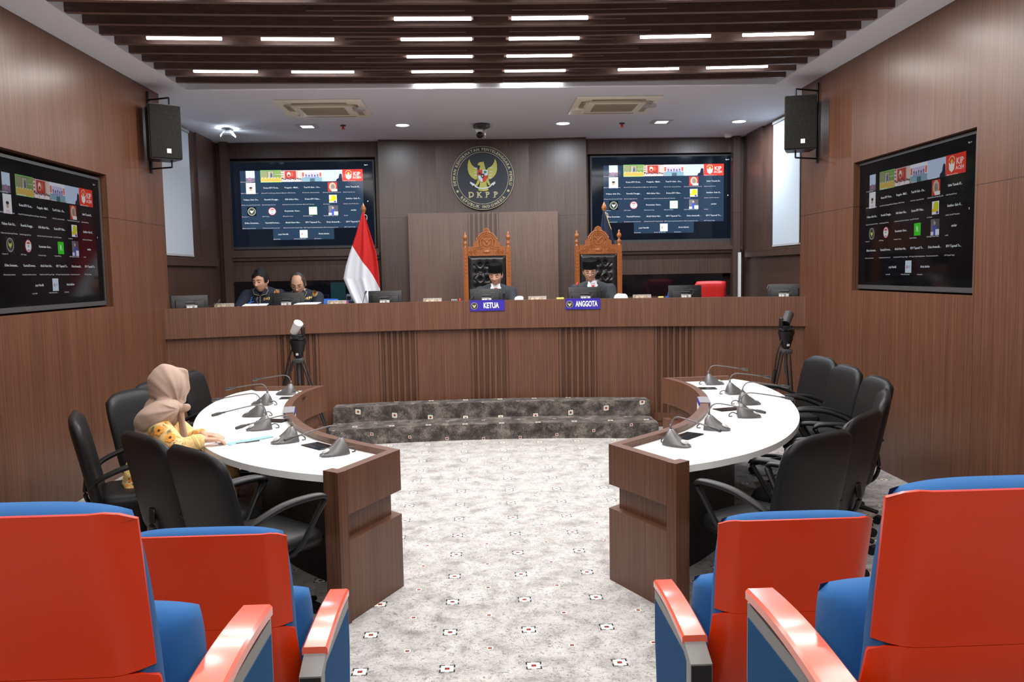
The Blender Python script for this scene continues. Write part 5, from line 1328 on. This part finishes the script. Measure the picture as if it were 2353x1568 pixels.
def coat(bm, bx_, by_, sw, sz, hands, puff=.016, short=False):
    ball(bm, (bx_, by_+.05, sz-.11), (sw*.97+puff*.3, .10+puff, .16)); ball(bm, (bx_, by_+.08, sz-.30), (sw*.86, .115+puff, .22)); ball(bm, (bx_, by_+.11, PZ+.58), (.18+puff, .16, .15))
    ball(bm, (bx_, by_+.045, sz-.015), (sw*.60, .055, .035))
    for s in (-1, 1):
        S = Vector((bx_+s*sw*.88, by_+.04, sz-.06)); Hh, El = hands[s]
        cap(bm, S, .068+puff*.3, El, .054+puff*.2)
        cap(bm, Vector((bx_+s*sw*.35, by_+.05, sz+.0)), .040, S, .052)
        if not short: cap(bm, El, .052, El+(Hh-El)*.92, .036)
        hip = Vector((bx_+s*.09, by_+.12, PZ+.52)); kn = Vector((bx_+s*.12, by_-.33, PZ+.51)); an = Vector((bx_+s*.12, by_-.28, PZ+.13))
    return
def trousers(bm, bx_, by_):
    for s in (-1, 1):
        hip = Vector((bx_+s*.09, by_+.12, PZ+.52)); kn = Vector((bx_+s*.12, by_-.33, PZ+.50)); an = Vector((bx_+s*.12, by_-.28, PZ+.12))
        cap(bm, hip, .100, kn, .074); cap(bm, kn, .072, an, .056)
    ball(bm, (bx_, by_+.12, PZ+.53), (.19, .15, .10))

def judge(label, hx, hz, bxx, sw, sz, by_, yaw, pitch, roll, glasses, hatz):
    t = thing('person', label, 'person', (bxx, by_, PZ))
    o_ = Matrix.Translation((-bxx, -by_, -PZ))
    T = o_ @ headM((hx, by_-.06, hz), yaw, pitch, roll)
    hands = {-1: (Vector((bxx-.13, by_-.30, 1.235)), Vector((bxx-sw*1.02, by_-.10, 1.24))), 1: (Vector((bxx+.13, by_-.30, 1.235)), Vector((bxx+sw*1.02, by_-.10, 1.24)))}
    sh = (sw, sz)
    bm = B(); Tw = headM((hx, by_-.06, hz), yaw, pitch, roll); head_geo(bm, Tw); seated_body(bm, hx, 0, hz, bxx, by_, sh, hands, Tw)
    for v in bm.verts: v.co = o_ @ v.co
    bake('body', bm, .0052, 3, ['skin', 'lip'], t, face_col(T))
    face_bits(T, t, glasses)
    bm = B(); coat(bm, bxx, by_, sw, sz, hands)
    # open the front of the collar by leaving shirt and lapels proud
    for v in bm.verts: v.co = o_ @ v.co
    jk = bake('jacket', bm, .011, 6, 'suit', t)
    bm = B(); trousers(bm, bxx, by_)
    for v in bm.verts: v.co = o_ @ v.co
    bake('trousers', bm, .016, 5, 'suit', t)
    # shirt front, tie and lapels in local space
    sx, sy, szl = (hx-bxx)*.4, -.068, sz-PZ
    bm = B()
    for s in (-1, 1):   # collar wings
        q = [(sx+s*.002, sy-.045, szl-.035), (sx+s*.042, sy-.012, szl+.040), (sx+s*.056, sy+.02, szl+.030), (sx+s*.050, sy-.030, szl-.030)]
        vs = [bm.verts.new(p) for p in q]; vs2 = [bm.verts.new((p[0], p[1]-.008, p[2])) for p in q]
        bm.faces.new(vs); bm.faces.new(vs2[::-1])
        for i in range(4): bm.faces.new((vs[i], vs[(i+1) % 4], vs2[(i+1) % 4], vs2[i]))
    q = [(sx-.062, sy-.016, szl+.0), (sx+.062, sy-.016, szl+.0), (sx+.050, sy-.040, szl-.10), (sx+.010, sy-.046, szl-.22), (sx-.010, sy-.046, szl-.22), (sx-.050, sy-.040, szl-.10)]
    vs = [bm.verts.new(p) for p in q]; vs2 = [bm.verts.new((p[0], p[1]+.06, p[2])) for p in q]; bm.faces.new(vs); bm.faces.new(vs2[::-1])
    for i in range(6): bm.faces.new((vs[i], vs[(i+1) % 6], vs2[(i+1) % 6], vs2[i]))
    ball(bm, (sx, sy+.045, szl+.022), (.060, .056, .030), n=20)
    bm_obj('shirt', bm, 'shirt', t, .5)
    bm = B(); yk = sy-.052
    for poly_, d in (([(sx-.018, szl-.005), (sx+.018, szl-.005), (sx+.011, szl-.036), (sx-.011, szl-.036)], .012), ([(sx-.011, szl-.036), (sx+.011, szl-.036), (sx+.028, szl-.13), (sx+.030, szl-.20), (sx-.030, szl-.20), (sx-.028, szl-.13)], .008)): plate(bm, poly_, yk-d, yk+.01)
    bmesh.ops.bevel(bm, geom=bm.edges[:], offset=.002, segments=1, affect='EDGES'); bm_obj('tie', bm, 'tie', t)
    bm = B()
    for s in (-1, 1):
        pl = [(sx+s*.050, szl+.035), (sx+s*.090, szl+.005), (sx+s*.105, szl-.07), (sx+s*.085, szl-.075), (sx+s*.045, szl-.20), (sx+s*.016, szl-.22), (sx+s*.046, szl-.09)]
        a = []; b = []
        for (x, z) in pl:
            y = sy-.030-(.022 if z < szl-.05 else 0)+.35*abs(x-sx)*.35
            if z > szl: y += .025
            a.append(bm.verts.new((x, y, z))); b.append(bm.verts.new((x, y+.03, z)))
        bm.faces.new(a); bm.faces.new(b[::-1])
        for i in range(len(a)): bm.faces.new((a[i], a[(i+1) % len(a)], b[(i+1) % len(a)], b[i]))
    bmesh.ops.triangulate(bm, faces=[f for f in bm.faces if len(f.verts) > 4]); bm_obj('lapels', bm, 'suit', t)
    bm = B(); lathe(bm, [(.020, 0), (.020, .004), (.012, .007)], c=(sx-.085, sy-.052, szl-.085), axis=Rx(PI/2), n=20); bm_obj('lapel_pin', bm, 'gold', t, .7)
    # hair around the cap and the oval velvet cap
    bm = B(); q = bmesh.ops.create_uvsphere(bm, u_segments=32, v_segments=24, radius=1)
    for v in q['verts']: v.co = T @ Vector((v.co.x*.0765, v.co.y*.096+.004, v.co.z*.108+.006))
    bmesh.ops.delete(bm, geom=[v for v in bm.verts if (lambda p: p.z < -.005 and p.y < .05 or p.z < -.05 or (p.y < -.035 and p.z < .06))(T.inverted() @ v.co)], context='VERTS')
    bm_obj('hair', bm, 'hair', t, 3)
    bm = B(); Th = T @ Matrix.Translation((0, .002, .048)) @ Matrix.Rotation(-.06, 4, 'X'); rings = []
    for (k, z) in ((1.0, 0), (1.01, .03), (.985, .080), (.955, .086), (.80, .078), (.4, .076)):
        rings.append([bm.verts.new(Th @ Vector((.083*k*math.cos(a), .103*k*math.sin(a), z))) for a in [2*PI*i/40 for i in range(40)]])
    for a, b in zip(rings, rings[1:]):
        for i in range(40): bm.faces.new((a[i], a[(i+1) % 40], b[(i+1) % 40], b[i]))
    bm.faces.new(rings[0][::-1]); bm.faces.new(rings[-1]); bm_obj('cap', bm, 'hat', t, .8)
    return t
judge('man in dark suit, red tie and black cap seated behind the KETUA plate', .195, 1.652, .19, .205, 1.515, 9.62, -.22, .30, .04, False, 0)
judge('man in dark suit, glasses and black cap seated behind the ANGGOTA plate', 1.285, 1.672, 1.33, .235, 1.525, 9.62, -.10, .26, -.02, True, 0)

def staff(label, hx, hz, bxx, sw, sz, by_, yaw, pitch, glasses, bald, pat):
    t = thing('person', label, 'person', (bxx, by_, PZ)); o_ = Matrix.Translation((-bxx, -by_, -PZ))
    Tw = headM((hx, by_-.08, hz), yaw, pitch, 0, 1.08); T = o_ @ Tw
    hands = {-1: (Vector((bxx-.19, by_-.42, 1.28)), Vector((bxx-sw*1.08, by_-.16, 1.34))), 1: (Vector((bxx+.06, by_-.40, 1.29)), Vector((bxx+sw*1.04, by_-.14, 1.30)))}
    bm = B(); head_geo(bm, Tw, wide=1.0); seated_body(bm, hx, 0, hz, bxx, by_, (sw, sz), hands, Tw)
    for v in bm.verts: v.co = o_ @ v.co
    bake('body', bm, .0052, 3, ['skin', 'lip'], t, face_col(T)); face_bits(T, t, glasses)
    bm = B(); coat(bm, bxx, by_, sw, sz, hands, .020, short=True)
    for v in bm.verts: v.co = o_ @ v.co
    sf = probe(bake('shirt', bm, .011, 5, 'navy', t))
    bm = B(); trousers(bm, bxx, by_)
    for v in bm.verts: v.co = o_ @ v.co
    bake('trousers', bm, .016, 5, 'navy', t)
    sx, sy, szl = (hx-bxx)*.4, -.075, sz-PZ
    bm = B()
    for s in (-1, 1):
        q = [(sx+s*.010, sy-.030, szl-.055), (sx+s*.050, sy+.0, szl+.035), (sx+s*.085, sy+.01, szl+.005), (sx+s*.068, sy-.018, szl-.040)]
        vs = [bm.verts.new(p) for p in q]; vs2 = [bm.verts.new((p[0], p[1]-.012, p[2])) for p in q]; bm.faces.new(vs); bm.faces.new(vs2[::-1])
        for i in range(4): bm.faces.new((vs[i], vs[(i+1) % 4], vs2[(i+1) % 4], vs2[i]))
    col = bm_obj('collar', bm, 'navy', t)
    bm = B()
    for s in (-1, 1): tube(bm, [(sx+s*.050, sy-.013, szl+.035), (sx+s*.086, sy-.004, szl+.004), (sx+s*.068, sy-.032, szl-.042), (sx+s*.012, sy-.044, szl-.056)], .0022, n=5, smooth=False)
    tube(bm, [(sx, sy-.044, szl-.06), (sx, sy-.055, szl-.14), (sx, sy-.05, szl-.25)], .002, n=5, smooth=False); bm_obj('piping', bm, 'gold_p', t)
    bm = B(); px_, pz_ = pat[0]-bxx, pat[1]-PZ
    def disc_on(r, d, mi, k=.86):
        vs = [bm.verts.new(sf(px_+r*k*math.cos(2*PI*q/28), pz_+r*math.sin(2*PI*q/28), d)) for q in range(28)]; c0 = bm.verts.new(sf(px_, pz_, d+.002))
        for q in range(28): bm.faces.new((vs[q], vs[(q+1) % 28], c0)).material_index = mi
    disc_on(.036, .004, 0); disc_on(.028, .0065, 2); disc_on(.023, .009, 0); disc_on(.014, .0115, 1)
    me_ = bm_obj('shoulder_patch', bm, ['gold', 'red_p', 'navy'], t)
    lx_, lz_ = pat[2]-bxx, pat[3]-PZ
    bm = B(); put_text(bm, 'DKPP', .040, lambda x_, y_: sf(lx_+x_, lz_+y_+.12*x_, .006), bold=.02); bm_obj('chest_lettering', bm, 'gold', t)
    bm = B(); q = bmesh.ops.create_uvsphere(bm, u_segments=120, v_segments=90, radius=1); Ti = T.inverted()
    for v in q['verts']:
        x, y, z = v.co
        k = 1+(.014*math.sin(x*9+z*7)+.012*math.sin(y*13+x*5) if not bald else .0)
        v.co = T @ Vector((x*.081*k, y*.100*k+.006, z*(.112 if bald else .120)*k+(.008 if bald else .012)))
    def cut(p):
        if bald: return p.z < -.02 and p.y < .05 or p.z < -.06 or (p.y < -.045 and p.z < .098) or (p.y < .0 and abs(p.x) < .05 and p.z < .112 and p.y < -.02) 
        return p.z < -.015 and p.y < .04 or p.z < -.07 or (p.y < -.045 and p.z < .062+.012*math.sin(p.x*60))
    bmesh.ops.delete(bm, geom=[v for v in bm.verts if cut(Ti @ v.co)], context='VERTS'); bm_obj('hair', bm, 'hair_g' if bald else 'hair', t, 3)
    return t
staff('younger man in navy shirt with full black hair, seated behind the bench at left', -2.455, 1.640, -2.46, .21, 1.53, 9.52, -.28, .28, False, False, (-2.296, 1.505, -2.385, 1.435))
staff('balding man in navy shirt and glasses looking down, right of the younger man', -2.045, 1.600, -2.03, .20, 1.495, 9.55, 0.02, .50, True, True, (-1.872, 1.485, -1.945, 1.43))

# woman in headscarf at the left desk (seen from behind her right shoulder)
wx, wy = -1.98, 4.90
t = thing('person', 'woman in taupe headscarf and yellow floral dress seated at the left desk', 'person', (wx, wy, 0))
o_ = Matrix.Translation((-wx, -wy, 0))
hp = Vector((-1.865, 4.97, 1.045)); Tw = headM(hp, math.radians(118), .38, 0, .98)       # faces towards +x, +y
bm = B(); head_geo(bm, Tw)
cap(bm, hp+Vector((-.03, -.0, -.08)), .05, (-1.96, 4.93, .88), .055)
ball(bm, (-1.93, 4.91, .72), (.095, .15, .18)); ball(bm, (-1.96, 4.91, .56), (.13, .16, .13))
shR, elR, wrR = Vector((-1.860, 4.775, .835)), Vector((-1.715, 4.675, .715)), Vector((-1.60, 4.745, .757))
shL, elL, wrL = Vector((-1.93, 5.08, .835)), Vector((-1.80, 5.13, .68)), Vector((-1.66, 4.93, .752))
cap(bm, shR, .048, elR, .036); cap(bm, elR, .036, wrR, .024); cap(bm, shL, .048, elL, .036); cap(bm, elL, .036, wrL, .024)
hand(bm, wrR, (.80, .42, -.10), (-.1, 0, 1), -1, .8, .95); hand(bm, wrL, (.85, -.12, -.08), (-.1, 0, 1), 1, .5, .92)
for s in (-1, 1):
    hip = Vector((wx, wy+s*.09, .53)); kn = Vector((wx+.42, wy+s*.11, .50)); an = Vector((wx+.38, wy+s*.11, .09)); cap(bm, hip, .09, kn, .062); cap(bm, kn, .06, an, .04); cap(bm, an+Vector((0, 0, -.05)), .035, an+Vector((.15, 0, -.06)), .028)
for v in bm.verts: v.co = o_ @ v.co
bake('body', bm, .0058, 3, 'skin', t)
bm = B()
ball(bm, (-1.93, 4.91, .73), (.115, .165, .19)); ball(bm, (-1.96, 4.91, .55), (.15, .19, .13)); ball(bm, (-1.93, 4.91, .83), (.085, .17, .08))
for a, b, c in ((shR, elR, wrR), (shL, elL, wrL)):
    cap(bm, a, .064, b, .062); cap(bm, b, .058, b+(c-b)*.80, .046)
for s in (-1, 1):
    hip = Vector((wx, wy+s*.09, .53)); kn = Vector((wx+.42, wy+s*.11, .50)); cap(bm, hip, .11, kn, .085); cap(bm, kn, .085, Vector((wx+.38, wy+s*.11, .2)), .09)
cap(bm, (wx-.02, wy-.17, .50), .05, (wx-.03, wy-.19, .38), .04)
for v in bm.verts: v.co = o_ @ v.co
def fold(c):
    f = .004*math.sin(c.z*70+c.x*25)+.003*math.sin(c.y*60+c.z*45); d = Vector((c.x, c.y, 0)); return c+(d.normalized() if d.length > 1e-4 else d)*f
bake('dress', bm, .010, 4, 'batik', t, disp=fold)
bm = B(); cf = elR+(wrR-elR)*.86; d = (wrR-elR).normalized()
tube(bm, [o_ @ (elR+(wrR-elR)*f) for f in (.62, .74, .86)], [.048, .050, .036], n=20); bm_obj('cuff', bm, 'batik_y', t, 3)
# hijab: hood, neck wrap, shoulder drape and knotted tail
bm = B()
ball(bm, hp+Vector((-.010, -.004, .004)), (.108, .116, .126), Euler((0, .15, .35)), n=30)
cap(bm, hp+Vector((.02, .012, .085)), .038, hp+Vector((.098, .040, .078)), .014)         # stiff brim over the forehead
cap(bm, hp+Vector((.098, .040, .078)), .014, hp+Vector((.102, .040, -.02)), .014); cap(bm, hp+Vector((.102, .040, -.02)), .014, hp+Vector((.075, .025, -.085)), .022)
cap(bm, hp+Vector((.05, .02, .04)), .050, hp+Vector((.05, .02, -.05)), .055)
cap(bm, hp+Vector((-.01, -.0, -.07)), .078, hp+Vector((-.045, -.03, -.14)), .090)
cap(bm, hp+Vector((.03, .01, -.08)), .055, hp+Vector((.025, -.02, -.14)), .055)
ball(bm, (-1.895, 4.91, .865), (.12, .17, .078), Euler((0, -.25, 0)), n=24)
cap(bm, (-1.915, 4.84, .83), .085, (-1.925, 4.80, .70), .078); cap(bm, (-1.92, 4.98, .83), .085, (-1.935, 4.99, .68), .078); cap(bm, (-1.92, 4.90, .84), .085, (-1.94, 4.90, .67), .078)
ball(bm, (-1.885, 4.82, .885), (.140, .120, .080), Euler((0, -.50, 0)), n=24); cap(bm, (-1.93, 4.82, .86), .075, (-1.945, 4.80, .72), .066); cap(bm, (-1.86, 4.87, .93), .06, (-1.80, 4.86, .93), .045)
for v in bm.verts: v.co = o_ @ v.co
hl = o_ @ hp; kl = o_ @ Vector((-1.765, 4.86, .925))
def hfold(c):
    r = c-hl; q = c-kl; a = math.atan2(q.z, -(q.x*.93+q.y*.37)); k = q.length
    f = .0085*(.5+.5*math.sin(a*14+k*9))**2*min(1, k/.10)+.003*math.sin(a*6-k*20)+.0015*math.sin(c.z*60+c.x*40)-.004
    return c+(r.normalized()*.7+Vector((0, -.3, 0)))*f
hj = bake('headscarf', bm, .0065, 9, 'hijab', t, disp=hfold)
bm = B()
kx = o_ @ Vector((-1.752, 4.875, .918))
ball(bm, kx, (.026, .024, .022), n=16); ball(bm, kx+Vector((.018, .004, .006)), (.028, .020, .024), Euler((0, -.3, 0)), n=16)
cap(bm, kx+Vector((-.02, 0.01, -.005)), .022, kx+Vector((-.015, .02, -.09)), .019); cap(bm, kx+Vector((-.015, 0.02, -.09)), .019, kx+Vector((-.005, .02, -.17)), .021); cap(bm, kx, .022, kx+Vector((-.06, .02, .02)), .035)
bake('scarf_knot', bm, .005, 2, 'hijab', hj, disp=lambda c: c+Vector((.0, .003*math.sin(c.x*160+c.z*30), .0)))
# embroidered flowers on the sleeve, raised just above the cloth
bm = B()
vd = (Vector((0, 0, 1.68))-Vector((-1.88, 4.7, .78))).normalized()
rt_ = vd.cross(Vector((0, 0, 1))).normalized()*-1; up_ = rt_.cross(vd)*-1
if up_.z < 0: up_ = -up_
def on_sleeve(u, v_):   # u right, v up, in metres around the upper arm facing the aisle
    c = (shR+elR)/2+Vector((.0, 0, .0)); ax = (elR-shR).normalized(); n = Vector((.10, -.93, .35)).normalized(); s_ = ax.cross(n).normalized()
    a = u/.066; R_ = .0720
    return o_ @ (c+ax*v_+(n*math.cos(a)+s_*math.sin(a))*R_)
def petal(u, v_, r, mi, n=12, k=1.0):
    vs = [bm.verts.new(on_sleeve(u+r*math.cos(2*PI*i/n), v_+r*k*math.sin(2*PI*i/n))) for i in range(n)]; bm.faces.new(vs).material_index = mi
for (u, v_) in ((.005, -.055), (-.015, .03)):
    for i in range(6): a = i*PI/3; petal(u+.018*math.cos(a), v_+.018*math.sin(a), .0115, 0)
    petal(u, v_, .009, 1)
for (u, v_) in ((.035, -.085), (.022, -.095), (-.03, -.01)): petal(u, v_, .013, 2, k=.55)
petal(.045, -.07, .014, 3, k=.55)
bm_obj('embroidered_flower', bm, ['petal', 'petal_d', 'leaf', 'leaf_o'], t)
bm = B(); cyl(bm, (-.0, 0, 0), (.09, 0, 0), .004, n=8); o = bm_obj('pen', bm, 'dgrey', None, 1); o.location = (-1.72, 4.99, .722); o.rotation_euler = (0, 0, -.2); tag(o, 'short dark pen at the desk edge beside the woman\'s hand', 'pen')
